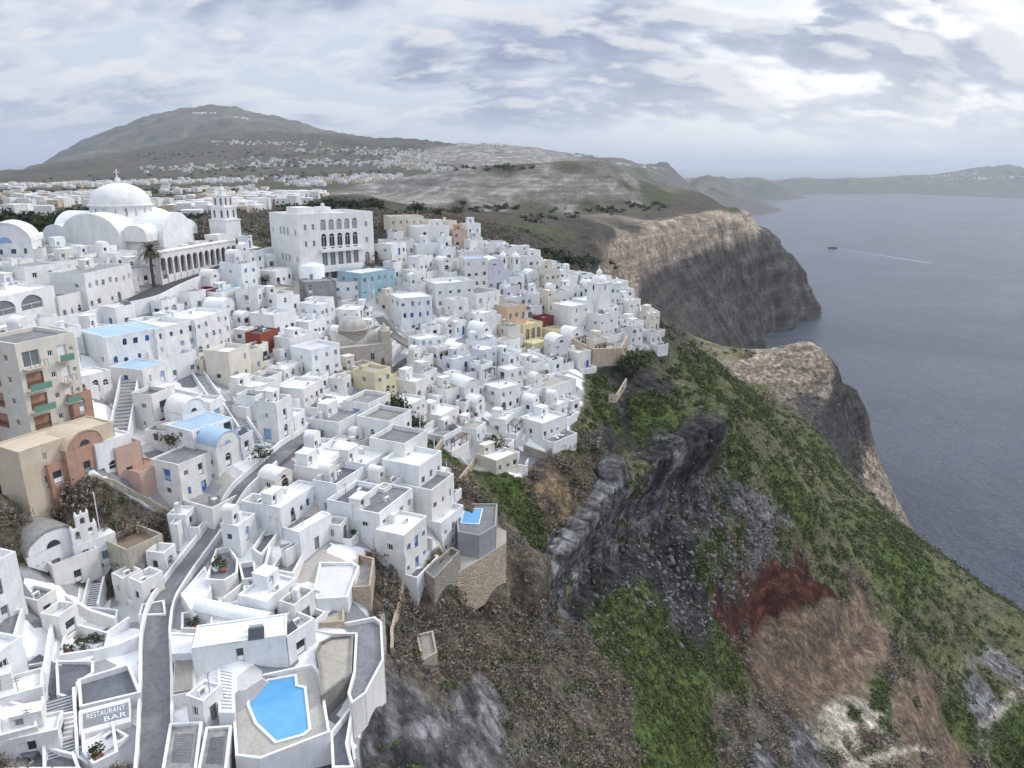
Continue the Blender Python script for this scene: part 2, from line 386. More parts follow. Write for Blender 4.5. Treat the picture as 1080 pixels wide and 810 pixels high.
zfl = (Zb/260.0*np.clip(1.2-Rgr/3000, .1, 1))[::SS, ::SS].ravel()
LCzz = LCz/260.0*np.clip(1.2-np.exp(LCr)/3000, .1, 1)
for k in range(0, len(fa), 40000):
    s = slice(k, k+40000)
    d2 = (fa[s, None]-LCa)**2 + (fr[s, None]-LCr)**2 + .3*(zfl[s, None]-LCzz)**2
    w_ = (1.0/(d2 + 1.5e-5)); w_ = w_*w_*w_
    w_ /= w_.sum(1)[:, None]
    cflat[s] = w_ @ LCc; rflat[s] = w_ @ LCk
def up(a):
    a = a.reshape(len(r_i), len(c_i))
    a = np.repeat(np.repeat(a, SS, 0), SS, 1)[:len(rr), :NC]
    return blur(a, 1)
colr = np.stack([up(cflat[:, k]) for k in range(3)], -1); rock = up(rflat)
def lpoly(pts): return wpoly(pts)
jx = TX+fbm(TX/5, TY/5, Zb/5, 4)*2.4; jy = TY+fbm(TX/5+40, TY/5, Zb/5, 4)*2.4
def paint(pts, name, k=1.0, j=1.0, rmax=700):
    global colr, rock
    pm = inpoly(TX+(jx-TX)*j, TY+(jy-TY)*j, wpoly(pts)).astype(float)*(Rgr < rmax)
    pm = blur(pm, 1)[..., None]*k
    colr = colr*(1-pm)+np.array(CC[name])*pm; rock = rock*(1-pm[..., 0])+ROCKY.get(name, 0)*pm[..., 0]
paint([(668,322),(684,288),(704,278),(732,264),(760,257),(786,252),(800,262),(820,280),(842,305),(856,326),(800,352),(760,358),(730,352),(700,335)], 'blackrock', .9, 2.5, 1500)
paint([(640,268),(655,254),(700,241),(760,228),(782,226),(784,247),(760,254),(730,261),(700,275),(680,286),(664,318),(645,318)], 'tan', .95, 2.5, 1500)
paint([(760,384),(800,374),(835,366),(860,368),(866,384),(850,402),(820,412),(790,404),(765,396)], 'tan', .95, 1.2)
paint([(795,668),(850,642),(885,636),(925,668),(932,690),(885,705),(868,742),(835,728),(800,712),(790,690)], 'brown')
paint([(620,640),(668,618),(700,650),(730,700),(745,760),(700,790),(660,720),(625,690)], 'grass', .8)
paint([(640,585),(700,545),(758,525),(770,560),(720,580),(670,610),(640,630),(610,650),(600,640)], 'dark', .85)  # shade of the hollow under the overhang, painted into the ground colour
paint([(750,625),(764,645),(776,636),(800,630),(818,614),(848,606),(872,620),(884,632),(850,637),(805,648),(770,664),(752,655)], 'red', 1, .45)
paint([(876,757),(905,765),(938,746),(925,765),(899,784),(890,766)], 'pale', 1, .4)
paint([(900,805),(925,795),(960,788),(985,790),(980,796),(950,796),(920,806)], 'pale', .8, .3)
paint([(1030,765),(1080,725),(1080,738),(1040,768)], 'pale', .7, .4)
paint([(785,512),(830,545),(835,560),(790,545),(765,520)], 'grey', .8)
# streaks of grass down the green ridge
g1 = fbm(TX/14+TY/30, TY/60-TX/50, 0*TX, 4)
gsel = np.clip((colr[..., 1]-colr[..., 0])*60+.2, 0, 1)*np.clip(g1*2.2, 0, 1)*wild*(Rgr < 700)
fld = fbm(TX/90, TY/90, 0*TX+3, 3); patch = np.floor(TX/70+fld*1.2+TY/400)+7*np.floor(TY/95+fld)
rnd_ = np.abs(np.sin(patch*12.9898)*43758.5453) % 1.0
pf = (Rgr > 300)*np.clip((Rgr-300)/300, 0, 1)*(Zb > 60)*(1-np.clip(rock, 0, 1))*(SL < .5)
tintf = np.stack([.75+.7*rnd_, .8+.55*rnd_, .75+.45*rnd_], -1)
colr = colr*(1-pf[..., None])+colr*tintf*pf[..., None]
gr_ = ((rnd_ > .88)*pf)[..., None]; colr = colr*(1-gr_)+np.array((.065,.078,.036))*gr_
colr = colr*(1-.6*gsel[..., None]) + np.array(CC['grass'])*.6*gsel[..., None]
# patchwork of fields on the far plain
# steep faces show bare rock
stp = np.clip((SL-1.9)/1.2, 0, 1)*wild*(1-np.clip(rock, 0, 1))*(Rgr < 1500)*(Zb > 0)
colr = colr*(1-.55*stp[..., None]) + np.array((.16,.155,.145))*.55*stp[..., None]; rock = np.maximum(rock, stp*.7)
twn = (fbm(TX/3, TY/3, 0*TX, 2)*.5+TW) > .5
twc = np.clip(blur(twn, 1), 0, 1)[..., None]
colr = colr*(1-twc) + town_c*twc; rock = rock*(1-twc[..., 0])
shore = np.clip(1-(Zb-1)/5, 0, 1)[..., None]*(Rgr < 2500)[..., None]*.7
colr = colr*(1-shore) + np.array((.045,.042,.040))*shore

me = mesh_grid('terrain', PX, PY, Zt)
k3 = 3; cf = np.stack([PX[::k3, ::k3], PY[::k3, ::k3], Zt[::k3, ::k3]], -1); n1_, n2_ = cf.shape[:2]; ii = np.arange(n1_*n2_).reshape(n1_, n2_)
BVT = BVHTree.FromPolygons(cf.reshape(-1, 3).tolist(), np.stack([ii[:-1, :-1], ii[:-1, 1:], ii[1:, 1:], ii[1:, :-1]], -1).reshape(-1, 4).tolist())
a_ = me.attributes.new('cover', 'FLOAT_COLOR', 'POINT')
a_.data.foreach_set('color', np.concatenate([colr.reshape(-1, 3), rock.reshape(-1, 1)], 1).astype(np.float32).ravel())
b_ = me.attributes.new('town', 'FLOAT', 'POINT'); b_.data.foreach_set('value', twc.astype(np.float32).ravel())
me.polygons.foreach_set('use_smooth', np.ones(len(me.polygons), bool))
ter = bpy.data.objects.new('terrain', me); COL.objects.link(ter); ter['kind'] = 'structure'
m, nt, bs = mat('terrain'); q = N(nt)
geo = q.n('ShaderNodeNewGeometry').outputs['Position']
at = q.n('ShaderNodeAttribute', attribute_name='cover'); atw = q.n('ShaderNodeAttribute', attribute_name='town').outputs['Fac']
rk = at.outputs['Alpha']
n1 = q.noise(geo, .9, 5, .7); n2 = q.noise(geo, .13, 5, .65, .4); n3 = q.noise(geo, 3.2, 4, .7)
mp = q.n('ShaderNodeMapping'); mp.inputs['Scale'].default_value = (.05, .05, .55); q.l(geo, mp.inputs[0])
st = q.noise(mp.outputs[0], 1.0, 5, .7, .6)
mp2 = q.n('ShaderNodeMapping'); mp2.inputs['Scale'].default_value = (.35, .35, .045); q.l(geo, mp2.inputs[0])
vs = q.noise(mp2.outputs[0], 1.0, 4, .6, .3)
veg = q.math('MULTIPLY', q.ramp(n1, [(.32,.35),(.5,.9),(.70,1.9)]), q.ramp(n2, [(.3,.6),(.7,1.35)]))
dw = q.n('ShaderNodeVectorMath', operation='ADD')
nz = q.n('ShaderNodeTexNoise'); nz.inputs['Scale'].default_value = .18; nz.inputs['Detail'].default_value = 4; q.l(geo, nz.inputs['Vector'])
sc_ = q.n('ShaderNodeVectorMath', operation='SCALE'); sc_.inputs['Scale'].default_value = 9.0; q.l(nz.outputs['Color'], sc_.inputs[0]); q.l(geo, dw.inputs[0]); q.l(sc_.outputs[0], dw.inputs[1])
mp3 = q.n('ShaderNodeMapping'); mp3.inputs['Scale'].default_value = (.16, .16, .09); q.l(dw.outputs[0], mp3.inputs[0])
vo = q.n('ShaderNodeTexVoronoi', feature='DISTANCE_TO_EDGE'); vo.inputs['Scale'].default_value = 1.0; q.l(mp3.outputs[0], vo.inputs['Vector'])
vo2 = q.n('ShaderNodeTexVoronoi', feature='DISTANCE_TO_EDGE'); vo2.inputs['Scale'].default_value = 3.6; q.l(mp3.outputs[0], vo2.inputs['Vector'])
nr = q.noise(dw.outputs[0], .28, 9, .68)
crack = q.math('MULTIPLY', q.ramp(vo.outputs['Distance'], [(0,.70),(.08,1)]), q.ramp(vo2.outputs['Distance'], [(0,.85),(.10,1)]))
sy_ = q.n('ShaderNodeSeparateXYZ'); q.l(geo, sy_.inputs[0])
farf = q.n('ShaderNodeMapRange'); farf.inputs[1].default_value = 350; farf.inputs[2].default_value = 900; q.l(sy_.outputs[1], farf.inputs[0]); farf = farf.outputs[0]
mpf = q.n('ShaderNodeMapping'); mpf.inputs['Scale'].default_value = (.035, .035, .05); q.l(geo, mpf.inputs[0])
nrf = q.math('ADD', q.math('MULTIPLY', q.noise(mpf.outputs[0], 1.0, 8, .66), .55), .225)
nr = q.mix(farf, nr, nrf); crack = q.mix(farf, crack, (1,1,1))
rock_v = q.math('MULTIPLY', q.ramp(nr, [(.38,.30),(.5,.85),(.62,1.9)]), q.math('MULTIPLY', crack, q.ramp(st, [(.35,.72),(.6,1.2)])))
rock_v = q.math('MULTIPLY', rock_v, q.ramp(vs, [(.35,.75),(.65,1.25)]))
mps = q.n('ShaderNodeMapping'); mps.inputs['Scale'].default_value = (.004, .004, .22); q.l(geo, mps.inputs[0])
rock_v = q.math('MULTIPLY', rock_v, q.ramp(q.noise(mps.outputs[0], 1.0, 3, .6), [(.38,.75),(.5,1.0),(.62,1.2)]))
tw_v = q.ramp(n3, [(.3,.85),(.7,1.1)])
def vmul(col, f):
    x = q.n('ShaderNodeVectorMath', operation='SCALE'); q.l(col, x.inputs[0]); q.l(f, x.inputs['Scale']); return x.outputs[0]
c1 = vmul(at.outputs['Color'], veg)
speck = q.ramp(n3, [(.62,0),(.70,1)])
c1 = q.mix(q.math('MULTIPLY', speck, .35), c1, (.16,.14,.11))
c2 = vmul(at.outputs['Color'], rock_v)
vt = q.n('ShaderNodeTexVoronoi', distance='CHEBYCHEV'); vt.inputs['Scale'].default_value = .20; vt.inputs['Randomness'].default_value = .8
mpt = q.n('ShaderNodeMapping'); mpt.inputs['Rotation'].default_value = (0, 0, R(24)); mpt.inputs['Scale'].default_value = (1, 1, .02); q.l(geo, mpt.inputs[0]); q.l(mpt.outputs[0], vt.inputs['Vector'])
svt = q.n('ShaderNodeSeparateColor'); q.l(vt.outputs['Color'], svt.inputs[0])
tones = q.ramp(svt.outputs[0], [(0, (.78,.78,.77)), (.32, (.5,.5,.49)), (.5, (.30,.30,.31)), (.72, (.20,.205,.22)), (.9, (.42,.39,.35))]); tones.node.color_ramp.interpolation = 'CONSTANT'
c3 = vmul(tones, tw_v)
cm = q.mix(rk, c1, c2); cm = q.mix(atw, cm, c3)
q.l(cm, bs.inputs['Base Color']); bs.inputs['Roughness'].default_value = .95; bs.inputs['Specular IOR Level'].default_value = .2
hgt = q.math('ADD', q.math('MULTIPLY', n1, 1.0), q.math('MULTIPLY', n3, .35))
hr = q.math('ADD', q.math('MULTIPLY', nr, 3.5), q.math('ADD', q.math('MULTIPLY', crack, .8), q.math('MULTIPLY', vs, .5)))
hh = q.math('ADD', hgt, q.math('MULTIPLY', hr, rk))
hh = q.math('MULTIPLY', hh, q.math('SUBTRACT', 1.0, q.math('MULTIPLY', atw, .93)))
q.l(q.bump(hh, 1.1, .9), bs.inputs['Normal'])
me.materials.append(m)

# ------------------------------------------------------------------ sea
rs = np.exp(np.linspace(math.log(60), math.log(90000), 160)); as_ = np.linspace(-math.pi, math.pi, 97)
A2, R2 = np.meshgrid(as_, rs)
sm = mesh_grid('sea', R2*np.sin(A2), R2*np.cos(A2), 0*R2)
sea = bpy.data.objects.new('sea', sm); COL.objects.link(sea); sea['kind'] = 'structure'
m, nt, bs = mat('sea_water'); q = N(nt)
geo = q.n('ShaderNodeNewGeometry').outputs['Position']
w1 = q.noise(geo, .22, 6, .6, .3); w2 = q.noise(geo, .035, 4, .5); w3 = q.ramp(q.noise(geo, .0035, 4, .6, .8), [(.38,0),(.62,1)])
hgt = q.math('ADD', q.math('MULTIPLY', w1, 1.6), q.math('MULTIPLY', w2, 3.0))
q.l(q.bump(hgt, 2.0, 1.0), bs.inputs['Normal'])
cc = q.mix(w3, (.030,.042,.066), (.055,.072,.100))
q.l(cc, bs.inputs['Base Color']); bs.inputs['Roughness'].default_value = .24; bs.inputs['IOR'].default_value = 1.33
sm.materials.append(m)

# ------------------------------------------------------------------ sky: procedural cloud deck over a daylight sky
w = bpy.data.worlds.new('World'); SC.world = w; w.use_nodes = True
nt = w.node_tree; q = N(nt)
for x in list(nt.nodes): nt.nodes.remove(x)
SUN_EL, SUN_AZ = 38.0, 62.0     # degrees; azimuth clockwise from +Y
sky = q.n('ShaderNodeTexSky'); sky.sky_type = 'NISHITA'; sky.sun_disc = False
sky.sun_elevation = R(SUN_EL); sky.sun_rotation = R(SUN_AZ); sky.altitude = 200
sky.air_density = 1.0; sky.dust_density = 1.5
tc = q.n('ShaderNodeTexCoord').outputs['Generated']
sx = q.n('ShaderNodeSeparateXYZ'); q.l(tc, sx.inputs[0])
zc = q.math('MAXIMUM', sx.outputs[2], 0.0); zd = q.math('ADD', zc, .42)
cb = q.n('ShaderNodeCombineXYZ'); q.l(q.math('DIVIDE', sx.outputs[0], zd), cb.inputs[0]); q.l(q.math('DIVIDE', sx.outputs[1], zd), cb.inputs[1])
uvm = q.n('ShaderNodeMapping'); uvm.inputs['Rotation'].default_value = (0, 0, R(-8)); uvm.inputs['Scale'].default_value = (1, 1.7, 1); uvm.inputs['Location'].default_value = (4.3, 2.2, 0); q.l(cb.outputs[0], uvm.inputs[0])
def cloud(vec):
    a_ = q.noise(vec, 1.3, 1, .5); b_ = q.noise(vec, 3.0, 7, .54)
    v_ = q.n('ShaderNodeTexVoronoi', feature='F1'); v_.inputs['Scale'].default_value = 4.5; v_.inputs['Detail'].default_value = 2; v_.inputs['Roughness'].default_value = .5
    wv = q.n('ShaderNodeVectorMath', operation='ADD'); cbb = q.n('ShaderNodeCombineXYZ'); q.l(b_, cbb.inputs[0]); q.l(a_, cbb.inputs[1])
    sc1 = q.n('ShaderNodeVectorMath', operation='SCALE'); sc1.inputs['Scale'].default_value = .30; q.l(cbb.outputs[0], sc1.inputs[0]); q.l(vec, wv.inputs[0]); q.l(sc1.outputs[0], wv.inputs[1]); q.l(wv.outputs[0], v_.inputs['Vector'])
    v_.voronoi_dimensions = '2D'
    pf_ = q.math('SUBTRACT', 1.0, q.math('MULTIPLY', v_.outputs['Distance'], 1.25))
    return q.math('ADD', q.math('MULTIPLY', a_, .38), q.math('ADD', q.math('MULTIPLY', b_, .50), q.math('MULTIPLY', pf_, .12)))
q.dim = '2D'
dens = cloud(uvm.outputs[0])
off = q.n('ShaderNodeVectorMath', operation='ADD'); q.l(uvm.outputs[0], off.inputs[0]); off.inputs[1].default_value = (.02, -.075, 0)
dens2 = cloud(off.outputs[0])
sund = ray(915, 108).normalized()
dt = q.n('ShaderNodeVectorMath', operation='DOT_PRODUCT'); q.l(tc, dt.inputs[0]); dt.inputs[1].default_value = sund
glow = q.ramp(dt.outputs['Value'], [(.93, 0), (.988, .45), (.9995, 1)])
fin = q.noise(uvm.outputs[0], 9.0, 5, .6)
rim = q.ramp(q.math('ADD', q.math('SUBTRACT', dens, dens2), q.math('MULTIPLY', q.math('SUBTRACT', fin, .5), .16)), [(-.004, 0), (.085, 1)])
body = q.ramp(dens, [(.33, (.54,.59,.68)), (.365, (.62,.655,.72)), (.44, (.45,.50,.60)), (.49, (.32,.37,.485)), (.57, (.24,.29,.405))])
body = q.mix(q.math('MULTIPLY', rim, .72), body, (.73,.725,.74))
lit = q.ramp(dens, [(.40, 1), (.46, 0)])
body = q.mix(q.math('MULTIPLY', q.math('MULTIPLY', lit, glow), .95), body, (1.05,1.02,.96))
low = q.ramp(zc, [(.0, 1), (.025, .65), (.07, .12), (.12, 0)])
body = q.mix(q.math('MULTIPLY', low, .8), body, (.53,.58,.665))
gl2 = q.ramp(dt.outputs['Value'], [(.93, 0), (.985, .42), (1.0, .6)])
body = q.mix(q.math('MULTIPLY', gl2, q.ramp(zc, [(.0, 1), (.10, .35), (.2, 0)])), body, (.92,.90,.86))
# an overcast sky is brighter overhead than at the horizon
zen = q.ramp(zc, [(.30, 1), (.75, 0)])
zf = q.math('SUBTRACT', 2.5, q.math('MULTIPLY', zen, 1.5))
vz = q.n('ShaderNodeVectorMath', operation='SCALE'); q.l(body, vz.inputs[0]); q.l(zf, vz.inputs['Scale']); body = vz.outputs[0]
bgs = q.n('ShaderNodeBackground'); q.l(sky.outputs[0], bgs.inputs[0]); bgs.inputs[1].default_value = .10
bgc = q.n('ShaderNodeBackground'); q.l(body, bgc.inputs[0]); bgc.inputs[1].default_value = 1.0
cover = q.ramp(dens, [(.36, .86), (.44, .97)])
mx = q.n('ShaderNodeMixShader'); q.l(cover, mx.inputs[0]); q.l(bgs.outputs[0], mx.inputs[1]); q.l(bgc.outputs[0], mx.inputs[2])
ow = q.n('ShaderNodeOutputWorld'); q.l(mx.outputs[0], ow.inputs[0])

sl = bpy.data.lights.new('sun', 'SUN'); sl.energy = 1.5; sl.angle = R(14); sl.color = (1, .93, .84)
so = bpy.data.objects.new('sun', sl); COL.objects.link(so)
dv = Vector((math.sin(R(SUN_AZ))*math.cos(R(SUN_EL)), math.cos(R(SUN_AZ))*math.cos(R(SUN_EL)), math.sin(R(SUN_EL))))
so.rotation_euler = dv.to_track_quat('Z', 'Y').to_euler(); so.location = (0, 0, 900)

# ------------------------------------------------------------------ air
def box_mesh(name, lo, hi):
    me = bpy.data.meshes.new(name); bm = bmesh.new()
    v = [bm.verts.new((x, y, z)) for x in (lo[0], hi[0]) for y in (lo[1], hi[1]) for z in (lo[2], hi[2])]
    for f in ((0,1,3,2),(4,6,7,5),(0,4,5,1),(2,3,7,6),(0,2,6,4),(1,5,7,3)): bm.faces.new([v[i] for i in f])
    bm.to_mesh(me); bm.free(); return me
if globals().get('HAZE', 1):
    zlow = float(Zt.min())
    hm = box_mesh('haze', (-95000, -95000, zlow-1), (95000, 95000, 760))
    hz_ = bpy.data.objects.new('haze', hm); COL.objects.link(hz_); hz_['kind'] = 'stuff'; hz_['label'] = 'thin pale blue haze over the sea and the far hills'; hz_['category'] = 'haze'
    m = bpy.data.materials.new('haze'); m.use_nodes = True; nt = m.node_tree
    nt.nodes.remove(nt.nodes['Principled BSDF']); pv = nt.nodes.new('ShaderNodeVolumePrincipled')
    pv.inputs['Color'].default_value = (.80, .88, 1.0, 1); pv.inputs['Density'].default_value = .000055; pv.inputs['Anisotropy'].default_value = .2
    nt.links.new(pv.outputs[0], nt.nodes['Material Output'].inputs['Volume']); hm.materials.append(m)

SC.view_settings.view_transform = 'Standard'; SC.view_settings.look = 'None'; SC.view_settings.exposure = 0.36; SC.view_settings.gamma = 1
SC.cycles.use_denoising = True
SC.cycles.max_bounces = 5; SC.cycles.volume_bounces = 0; SC.cycles.diffuse_bounces = 3; SC.cycles.glossy_bounces = 2; SC.cycles.transparent_max_bounces = 8
# ------------------------------------------------------------------ materials of the town
MT = {}
def plaster(name, col, rough=.85, stain=.12, bumpd=.02, sc=1.0, tint=.05):
    m, nt, b = mat(name); q = N(nt)
    tco = q.n('ShaderNodeNewGeometry').outputs['Position']
    oi = q.n('ShaderNodeObjectInfo').outputs['Random']
    n1 = q.noise(tco, .35*sc, 4, .6); n2 = q.noise(tco, 3.0*sc, 5, .7)
    mpn = q.n('ShaderNodeMapping'); mpn.inputs['Scale'].default_value = (1.8, 1.8, .25); q.l(tco, mpn.inputs[0])
    n3 = q.noise(mpn.outputs[0], 1.0, 4, .6)
    f = q.math('MULTIPLY', q.ramp(n1, [(.3, 1-stain), (.7, 1)]), q.ramp(n3, [(.25, 1-stain*.9), (.55, 1)]))
    f = q.math('MULTIPLY', f, q.ramp(n2, [(.25, 1-stain*.7), (.6, 1)]))
    f = q.math('MULTIPLY', f, q.ramp(oi, [(0, 1-tint*2.2), (1, 1)]))
    warm = q.mix(oi, tuple(c*k for c, k in zip(col, (1, .985, .94))), tuple(c*k for c, k in zip(col, (.965, .985, 1))))
    x = q.n('ShaderNodeVectorMath', operation='SCALE'); q.l(warm, x.inputs[0]); q.l(f, x.inputs['Scale'])
    q.l(x.outputs[0], b.inputs['Base Color']); b.inputs['Roughness'].default_value = rough; b.inputs['Specular IOR Level'].default_value = .25
    bn_ = q.n('ShaderNodeBump'); bn_.inputs['Strength'].default_value = .7; bn_.inputs['Distance'].default_value = bumpd; q.l(n2, bn_.inputs['Height'])
    q.l(bn_.outputs[0], b.inputs['Normal'])
    MT[name] = m; return m
def plain(name, col, rough=.6, metal=0):
    m, nt, b = mat(name); b.inputs['Base Color'].default_value = (*col, 1); b.inputs['Roughness'].default_value = rough; b.inputs['Metallic'].default_value = metal
    MT[name] = m; return m
def stone(name, c1, c2, mortar, sc=1.6):
    m, nt, b = mat(name); q = N(nt); p = q.n('ShaderNodeNewGeometry').outputs['Position']
    v = q.n('ShaderNodeTexVoronoi', feature='DISTANCE_TO_EDGE'); v.inputs['Scale'].default_value = sc; q.l(p, v.inputs['Vector'])
    v2 = q.n('ShaderNodeTexVoronoi'); v2.inputs['Scale'].default_value = sc; q.l(p, v2.inputs['Vector'])
    cell = q.mix(q.ramp(q.n('ShaderNodeSeparateColor').outputs[0] if 0 else v2.outputs['Distance'], [(0, 0), (.7, 1)]), c1, c2)
    s_ = q.n('ShaderNodeSeparateColor'); q.l(v2.outputs['Color'], s_.inputs[0])
    cell = q.mix(s_.outputs[0], c1, c2)
    cell = q.mix(q.ramp(q.noise(p, .5, 4), [(.35, 0), (.7, .5)]), cell, tuple(x*.6 for x in c1))
    cc = q.mix(q.ramp(v.outputs['Distance'], [(.02, 1), (.09, 0)]), cell, mortar)
    q.l(cc, b.inputs['Base Color']); b.inputs['Roughness'].default_value = .9
    q.l(q.bump(q.ramp(v.outputs['Distance'], [(0, 0), (.15, 1)]), .08, .8), b.inputs['Normal'])
    MT[name] = m; return m
plaster('whitewash', (.84, .84, .84), stain=.15, tint=.04); plaster('cream', (.72, .67, .58)); plaster('sand', (.64, .54, .42), stain=.12)
plaster('terracotta', (.50, .30, .22), stain=.2); plaster('pink', (.63, .45, .38)); plaster('yellow', (.70, .63, .42)); plaster('orange', (.69, .53, .37))
plaster('rust', (.30, .085, .06)); plaster('sky_blue', (.40, .54, .69)); plaster('turquoise', (.33, .48, .55)); plaster('crimson', (.20, .045, .055))
plaster('lilac', (.68, .68, .74)); plaster('grey_floor', (.27, .275, .29), stain=.3, tint=.12); plaster('concrete', (.38, .37, .35), stain=.35, tint=.15)
plaster('slate_floor', (.17, .175, .20), stain=.25); plaster('beige_floor', (.46, .43, .38), stain=.2); plaster('asphalt', (.11, .11, .115), stain=.25)
plaster('ruin', (.56, .51, .42), stain=.3); plaster('shadow_grey', (.36, .36, .37), stain=.2); plaster('pale_dome', (.55, .53, .48), stain=.35)  # the middle one is an even grey for walls, roofs and arch backs
plaster('dark_stone_plaster', (.13, .125, .12), stain=.4)
plain('glass', (.035, .042, .05), .12); plain('glass_grey', (.16, .17, .18), .2); plain('blue', (.05, .14, .42), .5); plain('pale_blue', (.26, .38, .58), .5); plain('frame_white', (.75, .75, .75), .5)
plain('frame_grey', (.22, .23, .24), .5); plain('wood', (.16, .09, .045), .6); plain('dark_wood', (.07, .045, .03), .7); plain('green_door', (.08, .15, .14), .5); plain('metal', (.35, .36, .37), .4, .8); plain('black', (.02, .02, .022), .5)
plain('pole_white', (.7, .7, .7), .5); plain('red_paint', (.4, .03, .03), .5); plain('terracotta_pot', (.35, .14, .08), .8); plain('brown_thatch', (.20, .15, .10), .9); plain('green_rail', (.12, .26, .20), .3)
stone('rubble', (.24, .22, .19), (.36, .33, .28), (.30, .28, .25)); stone('warm_rubble', (.40, .32, .24), (.50, .41, .31), (.42, .35, .27), 1.2)
stone('old_stone', (.42, .38, .32), (.52, .48, .42), (.45, .42, .37), 2.2); stone('flagstone', (.17, .17, .175), (.26, .26, .265), (.20, .20, .20), 2.0)

# ------------------------------------------------------------------ mesh kit
def wob(v, k=.035):
    x, y, z = v
    return (x+k*math.sin(1.7*y+2.3*z+.4), y+k*math.sin(1.9*x+1.3*z+1.1), z+k*.7*math.sin(1.1*x+1.6*y))
class MB:
    def __init__(s, k=.055): s.v = []; s.f = []; s.m = []; s.k = k; s.s = []
    def poly(s, pts, mi=0, smooth=False):
        b = len(s.v); s.v += [tuple(p) for p in pts]; s.f.append(tuple(range(b, b+len(pts)))); s.m.append(mi); s.s.append(smooth)
    def grid(s, rows, mi=0, smooth=True, close=False):
        b = len(s.v); n = len(rows[0])
        for r in rows: s.v += [tuple(p) for p in r]
        for i in range(len(rows)-1):
            for j in range(n if close else n-1):
                j2 = (j+1) % n
                s.f.append((b+i*n+j, b+i*n+j2, b+(i+1)*n+j2, b+(i+1)*n+j)); s.m.append(mi); s.s.append(smooth)
    def box(s, x0, x1, y0, y1, z0, z1, mi=0, bot=False):
        P_ = [(x0,y0,z0),(x1,y0,z0),(x1,y1,z0),(x0,y1,z0),(x0,y0,z1),(x1,y0,z1),(x1,y1,z1),(x0,y1,z1)]
        b = len(s.v); s.v += P_
        fs = [(0,1,5,4),(1,2,6,5),(2,3,7,6),(3,0,4,7),(4,5,6,7)] + ([(3,2,1,0)] if bot else [])
        for f in fs: s.f.append(tuple(b+i for i in f)); s.m.append(mi); s.s.append(False)
    def beam(s, a, b_, t, mi=0, t2=None):
        a = Vector(a); b_ = Vector(b_); d = (b_-a).normalized(); t2 = t2 or t
        u = d.cross(Vector((0,0,1))); u = Vector((1,0,0)) if u.length < 1e-3 else u.normalized(); w_ = u.cross(d).normalized()
        r = [[a+u*sx*t/2+w_*sy*t2/2, b_+u*sx*t/2+w_*sy*t2/2] for sx, sy in ((-1,-1),(1,-1),(1,1),(-1,1))]
        for i in range(4): s.poly([r[i][0], r[(i+1)%4][0], r[(i+1)%4][1], r[i][1]], mi)
        s.poly([x[0] for x in r][::-1], mi); s.poly([x[1] for x in r], mi)
    def cyl(s, cx, cy, z0, z1, r0, r1=None, n=12, mi=0, cap=True, smooth=True):
        r1 = r0 if r1 is None else r1
        ring = lambda r, z: [(cx+r*math.cos(2*math.pi*i/n), cy+r*math.sin(2*math.pi*i/n), z) for i in range(n)]
        s.grid([ring(r0, z0), ring(r1, z1)], mi, smooth, True)
        if cap: s.poly(ring(r1, z1), mi)
    def lathe(s, cx, cy, prof, n=20, mi=0):
        s.grid([[(cx+r*math.cos(2*math.pi*i/n), cy+r*math.sin(2*math.pi*i/n), z) for i in range(n)] for r, z in prof], mi, True, True)
    def dome(s, cx, cy, z, r, hgt=None, n=20, mi=0, k=7):
        hgt = hgt or r
        s.lathe(cx, cy, [(max(r*math.cos(t*math.pi/2/k), .01), z+hgt*math.sin(t*math.pi/2/k)) for t in range(k+1)], n, mi)
    def wall(s, o, e, z0, z1, ops=(), dep=.2, mi=0, rmi=None):
        """vertical wall from o to e (2D), outward to the right-hand side of o->e; ops: (s0,s1,a0,a1,arch)"""
        rmi = mi if rmi is None else rmi
        ox, oy = o; dx, dy = e[0]-ox, e[1]-oy; L = math.hypot(dx, dy); ux, uy = dx/L, dy/L; ix, iy = -uy, ux
        pt = lambda t, z, d=0: (ox+ux*t+ix*d, oy+uy*t+iy*d, z)
        ops = [p for p in ops if p[0] > .05 and p[1] < L-.05 and p[2] >= z0 and p[3] < z1-.05]
        S = sorted({0, L, *[p[0] for p in ops], *[p[1] for p in ops]}); Z = sorted({z0, z1, *[p[2] for p in ops], *[p[3] for p in ops]})
        for i in range(len(S)-1):
            zs_ = None
            for j in range(len(Z)-1):
                sm_, zm = (S[i]+S[i+1])/2, (Z[j]+Z[j+1])/2
                if any(p[0] < sm_ < p[1] and p[2] < zm < p[3] for p in ops): continue
                s.poly([pt(S[i], Z[j]), pt(S[i+1], Z[j]), pt(S[i+1], Z[j+1]), pt(S[i], Z[j+1])], mi)
        for p in ops:
            s0, s1, a0, a1 = p[:4]; arch = len(p) > 4 and p[4]
            s.poly([pt(s0,a0), pt(s1,a0), pt(s1,a0,dep), pt(s0,a0,dep)], rmi)
            if not arch:
                s.poly([pt(s0,a1,dep), pt(s1,a1,dep), pt(s1,a1), pt(s0,a1)], rmi); top = a1
            else:
                r = (s1-s0)/2; rz = min(r, (a1-a0)*.6); top = a1-rz; n = 8; c_ = (s0+s1)/2
                arc = [(c_-r*math.cos(math.pi*i/n), top+rz*math.sin(math.pi*i/n)) for i in range(n+1)]
                for i in range(n):
                    cor = (s0, a1) if i < n/2 else (s1, a1)
                    s.poly([pt(*cor), pt(*arc[i]), pt(*arc[i+1])], mi)
                    s.poly([pt(*arc[i]), pt(*arc[i+1]), pt(*arc[i+1], dep), pt(*arc[i], dep)], rmi)
            s.poly([pt(s0,a0,dep), pt(s0,top,dep), pt(s0,top), pt(s0,a0)], rmi); s.poly([pt(s1,a0), pt(s1,top), pt(s1,top,dep), pt(s1,a0,dep)], rmi)
